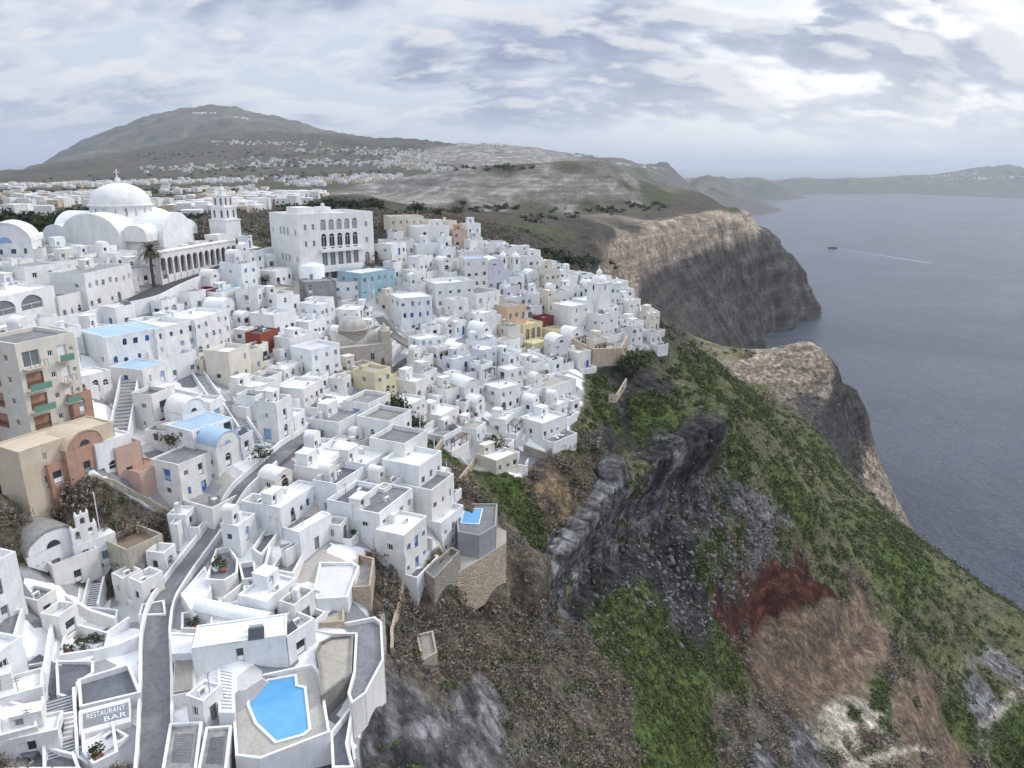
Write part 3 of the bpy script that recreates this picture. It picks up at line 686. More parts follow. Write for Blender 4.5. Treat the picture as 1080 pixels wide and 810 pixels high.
    def mesh(s, name, mats):
        me = bpy.data.meshes.new(name)
        me.from_pydata([wob(v, s.k) if s.k else v for v in s.v], [], s.f)
        for mm in mats: me.materials.append(MT[mm] if isinstance(mm, str) else mm)
        me.polygons.foreach_set('material_index', s.m); me.polygons.foreach_set('use_smooth', s.s); me.update()
        return me
    def obj(s, name, mats, parent=None, label=None):
        if isinstance(mats, str): mats = [mats]
        o = bpy.data.objects.new(name, s.mesh(name, mats)); COL.objects.link(o)
        if parent is not None: o.parent = parent
        if label: o['label'] = label
        return o
THINGS = []
def thing(name, label, cat, loc, a=None, group=None, rot=None):
    o = bpy.data.objects.new(name, None); COL.objects.link(o); o.empty_display_size = .5
    o.location = loc; o.rotation_euler = (0, 0, (R(a+90) if a is not None else (rot or 0)))
    o['label'] = label; o['category'] = cat
    if group: o['group'] = group
    return o
def tag(o, label, cat, group=None, kind=None):
    if label: o['label'] = label
    if cat: o['category'] = cat
    if group: o['group'] = group
    if kind: o['kind'] = kind
    return o
_cache = {}
def leaf(kind, w, h, col, frame='frame_white', arch=False, dep=.2):
    """cached mesh of a window or door filling an opening, in the plane y=0, origin at the lower left"""
    key = (kind, round(w, 2), round(h, 2), col, frame, arch)
    if key in _cache: return _cache[key]
    b = MB(0); f = .09
    if arch:
        r = w/2; rz = min(r, h*.6); top = h-rz
        b.poly([(0,dep,0),(w,dep,0),(w,dep,top)]+[(r+r*math.cos(math.pi*i/8), dep, top+rz*math.sin(math.pi*i/8)) for i in range(1, 8)]+[(0,dep,top)], 0)
        b.box(0, f, dep-.06, dep-.005, 0, top, 1); b.box(w-f, w, dep-.06, dep-.005, 0, top, 1); b.box(f, w-f, dep-.06, dep-.005, top-f/2, top+f/2, 1)
    else:
        b.poly([(0,dep,0),(w,dep,0),(w,dep,h),(0,dep,h)], 0)
        b.box(0, f, dep-.06, dep-.005, 0, h, 1); b.box(w-f, w, dep-.06, dep-.005, 0, h, 1); b.box(f, w-f, dep-.06, dep-.005, h-f, h, 1, True)
    b.box(f, w-f, dep-.06, dep-.005, 0, f, 1)
    if kind == 'window': b.box(w/2-.03, w/2+.03, dep-.05, dep-.004, f, (h-f) if not arch else top, 1)
    else: b.box(f*1.5, w-f*1.5, dep-.03, dep-.004, h*.12, h*.45, 1)
    _cache[key] = b.mesh(kind, [col, frame]); return _cache[key]
def put_ops(root, o, e, ops, spec, dep=.2):
    """place cached window/door leaves in a wall's openings. spec: list of (kind, col, frame)"""
    ox, oy = o; dx, dy = e[0]-ox, e[1]-oy; ang = math.atan2(dy, dx)
    L = math.hypot(dx, dy)
    for p, sp in zip(ops, spec):
        if not (p[0] > .05 and p[1] < L-.05): continue
        if sp is None: continue
        me = leaf(sp[0], p[1]-p[0], p[3]-p[2], sp[1], sp[2], len(p) > 4 and p[4])
        ob = bpy.data.objects.new(sp[0], me); COL.objects.link(ob); ob.parent = root
        ob.location = (ox+math.cos(ang)*p[0], oy+math.sin(ang)*p[0], p[2]); ob.rotation_euler = (0, 0, ang)
OCC = []
def rect_w(loc, rot, x0, x1, y0, y1, pad=0):
    cs, sn = math.cos(rot), math.sin(rot)
    return [(loc[0]+cs*x-sn*y, loc[1]+sn*x+cs*y) for x, y in ((x0-pad,y0-pad),(x1+pad,y0-pad),(x1+pad,y1+pad),(x0-pad,y1+pad))]
def overlap(A_, B_):
    for P1, P2 in ((A_, B_), (B_, A_)):
        for i in range(4):
            ax, ay = P1[i]; bx, by = P1[(i+1) % 4]; nx_, ny_ = by-ay, -(bx-ax)
            a = [nx_*x+ny_*y for x, y in P1]; b = [nx_*x+ny_*y for x, y in P2]
            if max(a) <= min(b) or max(b) <= min(a): return False
    return True
def occupy(loc, rot, x0, x1, y0, y1, pad=0): OCC.append(rect_w(loc, rot, x0, x1, y0, y1, pad))
def free(rc): return not any(overlap(rc, o) for o in OCC)

def row_ops(rd, L, z0, h, dens=1.0, door=True, arch_p=.2, blue=.25, big=False):
    """random openings for one storey of a wall"""
    ops, sp = [], []
    n = max(1, int((L-.6)/2.0*dens)); 
    if L < 1.8: return ops, sp
    stepx = L/n; kd = rd.randrange(n) if door else -1
    col = rd.choice(['blue','pale_blue','blue','pale_blue']) if rd.random() < blue else rd.choice(['glass','glass','glass_grey','frame_grey','glass'])
    fr = rd.choice(['frame_white','frame_white','frame_grey']) if col not in ('blue', 'pale_blue') else rd.choice(['blue', 'frame_white', 'pale_blue'])
    for i in range(n):
        cx = stepx*(i+.5)+rd.uniform(-.25, .25)
        if i == kd:
            w_ = rd.choice([.95, 1.1, 1.5]); hh = 2.15; ar = rd.random() < arch_p
            ops.append((cx-w_/2, cx+w_/2, z0+.06, z0+hh+(.35 if ar else 0), ar)); sp.append(('door', col, fr))
        elif rd.random() < .86:
            w_ = rd.choice([.6, .8, .9, 1.0] if not big else [1.2, 1.6]); hh = rd.choice([.9, 1.1, 1.25]); zz = z0+rd.choice([.95, 1.05, 1.1])
            ar = rd.random() < arch_p*.6
            ops.append((cx-w_/2, cx+w_/2, zz, zz+hh, ar)); sp.append(('window', col if rd.random() < .85 else 'glass', fr))
    return ops, sp

def pot_mesh(k):
    key = ('pot', k)
    if key in _cache: return _cache[key]
    b = MB(0); b.lathe(0, 0, [(.01,0),(.2,0),(.3,.42),(.27,.42),(.01,.38)], 10, 0)
    rd = random.Random(k)
    for i in range(60):
        t = rd.uniform(0, 6.28); r = rd.uniform(0, .42); z = rd.uniform(.4, 1.0); a = rd.uniform(0, 6.28); s_ = .14
        cx, cy = r*math.cos(t), r*math.sin(t)
        b.poly([(cx-s_*math.cos(a), cy-s_*math.sin(a), z), (cx, cy, z+s_), (cx+s_*math.cos(a), cy+s_*math.sin(a), z+.03)], 1)
    _cache[key] = b.mesh('potted_plant', ['terracotta_pot' if k % 2 else 'frame_white', FOL[k % len(FOL)]]); return _cache[key]
FOL = []
for nm, c_ in (('leaf_green', (.05,.085,.03)), ('leaf_dark', (.035,.055,.028)), ('leaf_olive', (.085,.085,.04))):
    m, nt, b = mat(nm); q = N(nt); oi = q.n('ShaderNodeNewGeometry')
    nn_ = q.noise(oi.outputs['Position'], 1.3, 3, .6)
    cc = q.mix(nn_, tuple(x*.6 for x in c_), tuple(x*1.5 for x in c_)); q.l(cc, b.inputs['Base Color']); b.inputs['Roughness'].default_value = .75
    MT[nm] = m; FOL.append(nm)

def gable_vault(b, cx, cy, w, ln, z0, h, rise, axis, mi=0, n=12):
    """barrel vaulted arm, centred, running along axis 'x' or 'y'"""
    r = w/2
    arc = [(-r, z0), (-r, h)]+[(-r*math.cos(math.pi*i/n), h+rise*math.sin(math.pi*i/n)) for i in range(1, n)]+[(r, h), (r, z0)]
    rows = []
    for t in (-ln/2, ln/2):
        rows.append([(cx+s_, cy+t, z) if axis == 'y' else (cx+t, cy+s_, z) for s_, z in arc])
    b.grid(rows, mi, False)
    for rw in rows: b.poly(rw, mi)

def house(name, label, loc, a, w, d, h, rd, wallm='whitewash', roofm='whitewash', roof='flat', terrace=0.0, floors=None, group=None, skirt=6.0, cat='house',
          blue=.25, arch_p=.2, par=None, clutter=True, front=None, dens=1.0, sides=True, terrm=None, trim=None):
    rot = R(a+90); root = thing(name, label, cat, loc, a, group)
    root['px'] = 0
    floors = floors or max(1, round(h/3.1)); fh = h/floors
    x0, x1, y0, y1 = -w/2, w/2, 0.0, d
    par = rd.choice([.3, .45, .7, .9]) if par is None else par
    b = MB(); t = .24
    corners = [((x0,y0),(x1,y0)), ((x1,y0),(x1,y1)), ((x1,y1),(x0,y1)), ((x0,y1),(x0,y0))]
    vault = roof == 'vault'
    topz = h+par if not vault else h
    for wi, (o, e) in enumerate(corners):
        ops, sp = [], []; L = math.hypot(e[0]-o[0], e[1]-o[1])
        if wi == 0:
            if front is not None: ops, sp = front
            else:
                for k in range(floors):
                    p, s_ = row_ops(rd, L, k*fh, fh, dens, door=(k == 0 or rd.random() < .35), arch_p=arch_p, blue=blue); ops += p; sp += s_
        elif sides and wi in (1, 3):
            for k in range(floors):
                if rd.random() < (.85 if wi == 3 else .6):
                    p, s_ = row_ops(rd, L, k*fh, fh, .6*dens, door=rd.random() < .2, arch_p=arch_p*.5, blue=blue*.8); ops += p; sp += s_
        b.wall(o, e, -skirt, topz, ops, .28, 0)
        put_ops(root, o, e, ops, sp)
    if not vault:
        ins = [(x0+t,y0+t),(x1-t,y0+t),(x1-t,y1-t),(x0+t,y1-t)]; out = [(x0,y0),(x1,y0),(x1,y1),(x0,y1)]
        for i in range(4):
            j = (i+1) % 4
            b.poly([(*out[i],topz),(*out[j],topz),(*ins[j],topz),(*ins[i],topz)], 0)
            b.poly([(*ins[i],topz),(*ins[j],topz),(*ins[j],h-.05),(*ins[i],h-.05)], 0)
        b.obj('wall', [wallm], root)
        r = MB(); nx_, ny_ = 3, 3
        r.grid([[(x0+t-.02+(x1-x0-2*t+.04)*i/nx_, y0+t-.02+(y1-y0-2*t+.04)*j/ny_, h) for i in range(nx_+1)] for j in range(ny_+1)], 0, False)
        ro = r.obj('roof', [roofm], root)
    else:
        n = 12; rad = w/2; rz = rad*rd.choice([.75, .9, 1.0])
        arc = [(-rad*math.cos(math.pi*i/n), h+rz*math.sin(math.pi*i/n)) for i in range(n+1)]
        for yy in (y0, y1):
            b.poly([(x, yy, z) for x, z in arc], 0)
        b.obj('wall', [wallm], root)
        r = MB(); ov = .06
        r.grid([[(x*1.02, yy, z+.05) for x, z in arc] for yy in (y0-ov, d*.5, y1+ov)], 0, True)
        r.grid([[(x*1.02, y0-ov, z+.05) for x, z in arc], [(x*.93, y0-ov, h+(z-h)*.93-.02) for x, z in arc]], 0, False)
        r.obj('vault_roof', [roofm], root)
        if rz > 1.2 and w > 3:
            f = MB(0); rr_ = rad*.26
            f.poly([(-rr_*math.cos(math.pi*i/8), -.03, h+.05+rr_*math.sin(math.pi*i/8)) for i in range(9)], 0)
            f.obj('fanlight', ['glass' if rd.random() < .7 else 'pale_blue'], root)
    if clutter and not vault:
        if rd.random() < .45:
            c_ = MB(); cx, cy = rd.uniform(x0+.8, x1-.8), rd.uniform(y1-1.5, y1-.6); ch = rd.uniform(.8, 1.5)
            c_.box(cx-.35, cx+.35, cy-.3, cy+.3, h, h+ch); c_.box(cx-.42, cx+.42, cy-.37, cy+.37, h+ch+.003, h+ch+.14, 0, True)
            c_.obj('chimney', [wallm], root)
        if rd.random() < .5 and w > 4.2:
            bw = rd.uniform(1.7, min(3.4, w*.55)); bx = rd.uniform(x0+bw/2+.15, x1-bw/2-.15); by = rd.uniform(1.6, min(3.2, d*.6)); bh = rd.uniform(1.7, 2.6)
            c_ = MB(); B4 = [(bx-bw/2, y1-by), (bx+bw/2, y1-by), (bx+bw/2, y1-.05), (bx-bw/2, y1-.05)]; vv = rd.random() < .25
            op_ = [(.35, .35+min(.9, bw-.8), h+.05, h+1.6, rd.random() < .4)]
            c_.wall(B4[0], B4[1], h-.2, h+bh, op_, .15); put_ops(root, B4[0], B4[1], op_, [('door', rd.choice(['glass','glass','frame_grey','pale_blue']), 'frame_white')])
            for i in (1, 2, 3): c_.wall(B4[i], B4[(i+1) % 4], h-.2, h+bh)
            if vv: gable_vault(c_, bx, y1-by/2, bw+.02, by-.02, h+bh-.1, h+bh-.05, bw*.4, 'y')
            else: c_.box(bx-bw/2-.04, bx+bw/2+.04, y1-by-.04, y1-.01, h+bh+.003, h+bh+.16)
            c_.obj('upper_room', [wallm], root)
        if rd.random() < .5:
            c_ = MB(0); cx, cy = rd.uniform(x0+1, x1-1), rd.uniform(y0+1, y1-1)
            c_.box(cx-.45, cx+.45, cy-.18, cy+.18, h+.06, h+.75); c_.box(cx-.3, cx+.3, cy-.2, cy-.185, h+.15, h+.65, 1); c_.obj('air_conditioner', ['frame_white', 'frame_grey'], root)
        if rd.random() < .35:
            c_ = MB(0); cx, cy = rd.uniform(x0+.6, x1-.6), rd.uniform(y0+.6, y1-.6); ah = rd.uniform(1.4, 2.6); c_.beam((cx,cy,h),(cx,cy,h+ah),.06); c_.beam((cx-.45,cy,h+ah-.1),(cx+.45,cy,h+ah-.1),.05); c_.beam((cx-.3,cy,h+ah-.4),(cx+.3,cy,h+ah-.4),.05); c_.obj('antenna', ['frame_grey'], root)
        if rd.random() < .10:
            c_ = MB(0); cx, cy = rd.uniform(x0+1, x1-1), rd.uniform(y0+1, y1-1)
            c_.beam((cx-.8,cy,h+.9),(cx+.8,cy,h+.9),.5,0); c_.poly([(cx-.9,cy-1.3,h+.1),(cx+.9,cy-1.3,h+.1),(cx+.9,cy-.1,h+1.0),(cx-.9,cy-.1,h+1.0)],1); c_.obj('solar_heater', ['metal', 'glass'], root)
    if rd.random() < .4 and clutter and sides:
        sgn = rd.choice((-1, 1)); aw = rd.uniform(1.4, 2.6); ah = h*rd.uniform(.45, .8); ad = d*rd.uniform(.4, .8)
        xa, xb = (x1-.05, x1+aw) if sgn > 0 else (x0-aw, x0+.05)
        c_ = MB(); ops_, sp_ = row_ops(rd, aw, 0, ah, 1, door=rd.random() < .5, arch_p=arch_p, blue=blue*.5) if ah > 2.4 else ([], [])
        B4 = [(xa, .6), (xb, .6), (xb, .6+ad), (xa, .6+ad)]
        c_.wall(B4[0], B4[1], -skirt, ah+.3, ops_, .15); put_ops(root, B4[0], B4[1], ops_, sp_)
        for i in (1, 2, 3): c_.wall(B4[i], B4[(i+1) % 4], -skirt, ah+.3)
        c_.poly([(xa,.6,ah+.3),(xb,.6,ah+.3),(xb,.82,ah+.3),(xa,.82,ah+.3)]); c_.poly([(xa,.6+ad-.2,ah+.3),(xb,.6+ad-.2,ah+.3),(xb,.6+ad,ah+.3),(xa,.6+ad,ah+.3)])
        c_.poly([(xa,.6,ah),(xb,.6,ah),(xb,.6+ad,ah),(xa,.6+ad,ah)]); c_.obj('annex', [wallm], root)
    if terrace > 0:
        tm = terrm or rd.choice(['grey_floor','grey_floor','slate_floor','beige_floor','concrete','whitewash'])
        T = MB(); tw0 = x0+.05; tw1 = x1-.05
        zt = -.02 if floors < 3 else -.02
        T.box(tw0+.2, tw1-.2, -terrace+.2, -.02, -skirt, zt, 0); T.obj('terrace', [tm], root)
        T = MB(); ph = rd.choice([.45, .7, .9, .9])
        T.box(tw0, tw1, -terrace, -terrace+.22, -skirt, ph); T.box(tw0, tw0+.22, -terrace+.221, -.03, -skirt, ph-.002); T.box(tw1-.22, tw1, -terrace+.221, -.03, -skirt, ph-.002)
        T.obj('parapet', [wallm], root)
        if rd.random() < .22 and w > 4 and trim is None:
            pg = MB(0); ztop = 2.4
            for xx in (tw0+.4, tw1-.4): pg.beam((xx,-terrace+.4,0),(xx,-terrace+.4,ztop),.12)
            pg.beam((tw0+.2,-terrace+.4,ztop),(tw1-.2,-terrace+.4,ztop),.12)
            nsl = int((tw1-tw0)/.45)
            for i in range(nsl):
                xx = tw0+.3+i*.45; pg.beam((xx,-terrace+.1,ztop+.1),(xx,-.05,ztop+.25),.07)
            pg.obj('pergola', [rd.choice(['frame_white','dark_wood','wood'])], root)
        for k in range(rd.choice([0, 0, 1, 1, 2])):
            ob = bpy.data.objects.new('potted_plant', pot_mesh(rd.randrange(6))); COL.objects.link(ob)
            lx, ly = rd.uniform(tw0+.6, tw1-.6), -terrace+.55
            wp = Matrix.Rotation(rot, 3, 'Z') @ Vector((lx, ly, -.02)) + Vector(loc); ob.location = wp; s_ = rd.uniform(.9, 1.5); ob.scale = (s_,)*3
            POTS.append((ob, root))
    if rd.random() < .3 and sides and floors < 3:
        sx = x1+.02; S = MB(); n = 8; rise = min(h, 3.0)/n
        for i in range(n): S.box(sx, sx+.95, .2+i*.34, .2+(i+1)*.34-.003, -skirt, (i+1)*rise-.02)
        S.obj('stair', [wallm], root)
    THINGS.append(root)
    return root
POTS = []
LOUNGERS = []
# ------------------------------------------------------------------ landmarks
rdm = random.Random(11)
def G_(px, py, dz=0.0):
    h = ground_hit(px, py); return Vector((h.x, h.y, h.z+dz))
def prism(b, pts, z0, z1, mi=0, side=None):
    """closed column over a 2D outline"""
    side = mi if side is None else side
    n = len(pts); ar = sum(pts[i][0]*pts[(i+1)%n][1]-pts[(i+1)%n][0]*pts[i][1] for i in range(n))
    if ar < 0: pts = pts[::-1]
    b.poly([(x, y, z1) for x, y in pts], mi)
    for i in range(n):
        (xa, ya), (xb, yb) = pts[i], pts[(i+1) % n]
        b.poly([(xa,ya,z0),(xb,yb,z0),(xb,yb,z1),(xa,ya,z1)], side)
def outline(pxs, z, org):
    out = []
    for px, py in pxs:
        p = W(px, py, z); out.append((p.x-org[0], p.y-org[1]))
    return out
def ring_wall(b, pts, z0, z1, t=.25, mi=0, closed=True):
    n = len(pts)
    for i in range(n if closed else n-1):
        a = Vector(pts[i]); c_ = Vector(pts[(i+1) % n]); d = c_-a
        if d.length < .05: continue
        d.normalize(); nn_ = Vector((-d.y, d.x))*t/2; e = d*(t/2-.004)
        prism(b, [tuple(a-nn_-e), tuple(c_-nn_+e), tuple(c_+nn_+e), tuple(a+nn_-e)], z0, z1-.003*(i % 3), mi)
DECKP = []
def occ_poly(pts, org, pad=0):
    DECKP.append([(p[0]+org[0], p[1]+org[1]) for p in pts])
    # cover an outline with small squares so that no house is set on it
    xs = [p[0]+org[0] for p in pts]; ys = [p[1]+org[1] for p in pts]; P_ = list(zip(xs, ys)); s_ = 2.5
    x = min(xs)
    while x < max(xs):
        y = min(ys)
        while y < max(ys):
            if inpoly(np.array([x+s_/2]), np.array([y+s_/2]), P_)[0]: OCC.append([(x-pad,y-pad),(x+s_+pad,y-pad),(x+s_+pad,y+s_+pad),(x-pad,y+s_+pad)])
            y += s_
        x += s_

# --- cathedral --------------------------------------------------------------------------------
c0 = P(134, 262, 200); base = 214.5
cat = thing('cathedral', 'great white domed cathedral behind the street arcade', 'cathedral', (c0.x, c0.y, base), rot=R(-5))
b = MB(.02)
b.box(-13, 13, -12, 12, -4, 7.2); b.obj('wall', ['whitewash'], cat)
for nm, args in (('transept', (0, 0, 15, 30, -4, 6.3, 6.3, 'x')), ('nave', (0, 0, 16, 29, -4, 6.3, 6.6, 'y'))):
    b = MB(.02); gable_vault(b, *args, n=20); b.obj(nm, ['whitewash'], cat)
for (x, y) in ((-10.5,-9.5),(10.5,-9.5),(-10.5,9.5),(10.5,9.5)):
    b = MB(.02); gable_vault(b, x, y, 6.5, 6.5, 6, 7.6, 2.4, 'y'); b.obj('corner_vault', ['whitewash'], cat)
b = MB(.02); b.lathe(0, 0, [(8.0, 8), (8.0, 11.3), (7.5, 11.35), (7.5, 14.1), (7.9, 14.15), (7.9, 14.5), (7.4, 14.55)], 40)
b.obj('drum', ['whitewash'], cat)
b = MB(0); b.dome(0, 0, 14.5, 7.45, 5.4, 44, 0, 10); b.lathe(0, 0, [(.7, 20), (.7, 20.9), (.3, 21.3), (.05, 21.5)], 10); b.obj('dome', ['whitewash'], cat)
b = MB(0); b.beam((0,0,21.3),(0,0,23.4),.22); b.beam((-.7,0,22.6),(.7,0,22.6),.22); b.obj('cross', ['whitewash'], cat)
for k in range(18):
    t = 2*math.pi*(k+.5)/18; me_ = leaf('window', .8, 1.9, 'glass_grey', 'whitewash', True)
    o = bpy.data.objects.new('window', me_); COL.objects.link(o); o.parent = cat
    o.location = (7.66*math.cos(t)-.4*-math.sin(t)*-1*0, 7.66*math.sin(t), 11.8); o.rotation_euler = (0, 0, t+math.pi/2)
    o.location = (7.68*math.cos(t)-.4*math.cos(t+math.pi/2), 7.68*math.sin(t)-.4*math.sin(t+math.pi/2), 11.8)
def stuck_window(root, x, y, z, w_, h_, ang, col='glass_grey', fr='whitewash', arch=True, kind='window', d=.14):
    """window leaf standing just proud of a blank wall; ang = direction of the outward normal in local axes (degrees)"""
    me_ = leaf(kind, w_, h_, col, fr, arch); t = R(ang+90)
    o = bpy.data.objects.new(kind, me_); COL.objects.link(o); o.parent = root
    nx_, ny_ = math.cos(R(ang)), math.sin(R(ang))
    o.location = (x-math.cos(t)*w_/2+nx_*d, y-math.sin(t)*w_/2+ny_*d, z); o.rotation_euler = (0, 0, t)
for xx, hh in ((-1.5, 2.6), (0, 3.6), (1.5, 2.6)):
    stuck_window(cat, xx, -14.5, 5.2, .9, hh, -90); stuck_window(cat, 15, xx, 5.2, .9, hh, 0)
for xx in (-5.6, -4.2, 4.2, 5.6): stuck_window(cat, xx, -14.5, 3.6, .8, 1.9, -90); stuck_window(cat, 15, xx, 3.6, .8, 1.9, 0)
stuck_window(cat, 0, -14.5, .3, 1.8, 3, -90, kind='door')
for xx in (-11.5, -10, 10, 11.5): stuck_window(cat, xx, -12, 3.6, .7, 1.6, -90); stuck_window(cat, 13, xx*.9, 3.6, .7, 1.6, 0)
b = MB(.02); gable_vault(b, -18.5, -6, 8, 11, -4, 4.2, 3.2, 'y'); b.box(-15.5, -12.9, -10, 6, -4, 6.5); b.obj('side_chapel', ['whitewash'], cat)
stuck_window(cat, -18.5, -11.5, 2.6, .9, 2.0, -90)
for xx in (-14.4,): stuck_window(cat, xx, -10, 3.2, .7, 1.6, -90)
occupy(c0, R(-5), -23, 16, -15, 15)
# --- arcade and bell tower ---------------------------------------------------------------------
pa, pb = G_(172, 303), G_(250, 271)
za = (pa.z+pb.z)/2
dv_ = Vector((pb.x-pa.x, pb.y-pa.y)); La = dv_.length; ang_ = math.atan2(dv_.y, dv_.x)
arc_ = thing('arcade', 'long white arcade of tall arches along the upper street', 'arcade', (pa.x, pa.y, za), rot=ang_)
b = MB(.02); nA = 13; ops = []
for k in range(nA):
    cx = La*(k+.5)/nA; ops.append((cx-.95, cx+.95, .9 if k else .1, 5.0, True))
b.wall((0,0),(La,0), -3, 6.2, ops, .5, 0)
b.poly([(0,0,6.2),(La,0,6.2),(La,4,6.2),(0,4,6.2)]); b.wall((La,4),(0,4), -3, 6.2); b.wall((0,4),(0,0), -3, 6.2, [(1,3,.1,3.6,True)], .4); b.wall((La,0),(La,4), -3, 6.2)
b.obj('wall', ['whitewash'], arc_)
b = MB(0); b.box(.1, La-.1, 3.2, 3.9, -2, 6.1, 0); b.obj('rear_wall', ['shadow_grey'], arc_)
b = MB(0); b.box(-.1, La+.1, -.18, .1, 6.203, 6.5); 
for k in range(nA+1): b.box(La*k/nA-.22, La*k/nA+.22, -.2, -.002, -2, .9)
b.obj('cornice', ['whitewash'], arc_)
b = MB(0); b.box(.3, La-.3, .15, .35, .1, .9); b.obj('railing', ['slate_floor'], arc_)
occupy(pa, ang_, 0, La, -1, 5)
tb = P(240, 262, 216)
bt = thing('bell_tower', 'tall white tiered bell tower at the far end of the arcade', 'bell tower', (tb.x, tb.y, 214.5), rot=ang_-R(90)+R(82))
def tower_tier(root, w_, z0, z1, nop, oh, nm='tier'):
    b = MB(.01); h_ = w_/2; C4 = [(-h_,-h_),(h_,-h_),(h_,h_),(-h_,h_)]
    for i in range(4):
        ops = [((w_*(k+.5)/nop)-.42, (w_*(k+.5)/nop)+.42, z0+.5, z0+.5+oh, True) for k in range(nop)] if nop else []
        b.wall(C4[i], C4[(i+1) % 4], z0, z1, ops, .35)
    b.box(-h_-.15, h_+.15, -h_-.15, h_+.15, z1+.003, z1+.3, 0, True)
    b.obj(nm, ['whitewash'], root)
tower_tier(bt, 6.0, -4, 9.3, 0, 1, 'shaft'); tower_tier(bt, 4.9, 9.6, 12.8, 2, 2.2); tower_tier(bt, 3.9, 13.1, 16.0, 2, 2.0)
b = MB(0); b.box(-2.1, 2.1, -2.1, 2.1, -3, 16, 0); 
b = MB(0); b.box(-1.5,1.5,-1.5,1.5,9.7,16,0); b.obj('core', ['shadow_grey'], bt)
tower_tier(bt, 1.6, 16.3, 17.6, 1, .9, 'lantern'); b = MB(0); b.dome(0,0,17.9,.75,.7,12); b.beam((0,0,18.5),(0,0,19.7),.12); b.beam((-.35,0,19.2),(.35,0,19.2),.12); b.obj('cross', ['whitewash'], bt)
for zz in (6.6, 3.0): stuck_window(bt, 0, -3.0, zz, .8, 1.4, -90); stuck_window(bt, 3.0, 0, zz, .8, 1.4, 0)
occupy(tb, 0, -4, 4, -4, 4)
# --- hotel with arcaded front ---------------------------------------------------------------------
ha = P(319, 306, 196); hb = P(396, 291, 213); zb_ = min(gz(ha.x, ha.y), gz(hb.x, hb.y))
dv_ = Vector((hb.x-ha.x, hb.y-ha.y)); Lh = dv_.length; angh = math.atan2(dv_.y, dv_.x)
zb_ = 205.0; topz = 230.0-zb_-3.2
hot = thing('hotel', 'large white hotel with three tiers of tall arched openings', 'hotel', (ha.x, ha.y, zb_), rot=angh)
fhh = topz/4.0
b = MB(.02); ops = []; sp = []
def add(s0, s1, z0, z1, ar, kd, col='glass', fr='frame_white'): ops.append((s0, s1, z0, z1, ar)); sp.append((kd, col, fr) if kd else None)
for lvl, (z_, hh_) in enumerate(((fhh*.25, fhh*1.05), (fhh*1.35, fhh*1.0), (fhh*2.3, fhh*.72), (fhh*3.1, fhh*.62))):
    for k in range(5):
        cx = Lh*(.32+.105*k); add(cx-.85, cx+.85, z_+.4, z_+hh_, True, 'window', 'glass' if lvl == 2 else ('glass_grey' if lvl != 3 else 'shadow_grey'))
for z_ in (fhh*2.3, fhh*3.1):
    for cx in (Lh*.09, Lh*.19, Lh*.9): add(cx-.4, cx+.4, z_+.7, z_+2.3, False, 'window', 'glass_grey')
for cx in (Lh*.9, ): add(cx-.8, cx+.8, fhh*1.1, fhh*1.95, True, 'window', 'glass_grey')
b.wall((0,0),(Lh,0), -6, topz, ops, .55); put_ops(hot, (0,0),(Lh,0), ops, sp)
Dh = 15; ops = []; sp = []
for z_ in (fhh*1.6, fhh*2.9):
    for k in range(3): add(Dh-5.5-k*1.9-.5, Dh-5.5-k*1.9+.5, z_+.3, z_+2.4, True, 'window', 'glass_grey')
    for cx in (1.6, 13.5): add(cx-.4, cx+.4, z_+.4, z_+1.9, False, 'window', 'glass_grey')
b.wall((0,Dh),(0,0), -6, topz, ops, .3); put_ops(hot, (0,Dh),(0,0), ops, sp)
b.wall((Lh,0),(Lh,Dh), -6, topz); b.wall((Lh,Dh),(0,Dh), -6, topz)
for i, (p_, q__) in enumerate((((0,0),(Lh,0)),((Lh,0),(Lh,Dh)),((Lh,Dh),(0,Dh)),((0,Dh),(0,0)))):
    pass
b.poly([(.3,.3,topz-.8),(Lh-.3,.3,topz-.8),(Lh-.3,Dh-.3,topz-.8),(.3,Dh-.3,topz-.8)])
o4 = [(0,0),(Lh,0),(Lh,Dh),(0,Dh)]; i4 = [(.3,.3),(Lh-.3,.3),(Lh-.3,Dh-.3),(.3,Dh-.3)]
for i in range(4):
    j = (i+1) % 4; b.poly([(*o4[i],topz),(*o4[j],topz),(*i4[j],topz),(*i4[i],topz)]); b.poly([(*i4[i],topz),(*i4[j],topz),(*i4[j],topz-.8),(*i4[i],topz-.8)])
b.obj('wall', ['whitewash'], hot)
b = MB(.02); b.box(Lh*.26, Lh*.80, -1.4, -.002, fhh*1.15, fhh*1.3, 0, True); b.box(Lh*.26, Lh*.80, -1.4, -1.2, fhh*1.303, fhh*1.3+.9)
b.box(Lh*.26, Lh*.84, -1.0, -.002, fhh*2.12, fhh*2.27, 0, True); b.obj('balcony', ['whitewash'], hot)
b = MB(.02); b.box(2, 7, 3, 9, topz-.8, topz+1.6); b.box(11, 14, 6, 10, topz-.8, topz+1.3); b.box(9.2, 9.9, 2.4, 3.1, topz-.8, topz+2.6); b.obj('roof_hut', ['whitewash'], hot)
b = MB(.02)
for k in range(9):
    t = -math.pi/2 - .1 + k*.4
b.lathe(3.2, 0, [(3.4,-6),(3.4,fhh*1.55),(3.2,fhh*1.56),(.02,fhh*1.7)], 24); b.obj('round_bay', ['whitewash'], hot)
occupy(ha, angh, 0, Lh, -4, Dh)
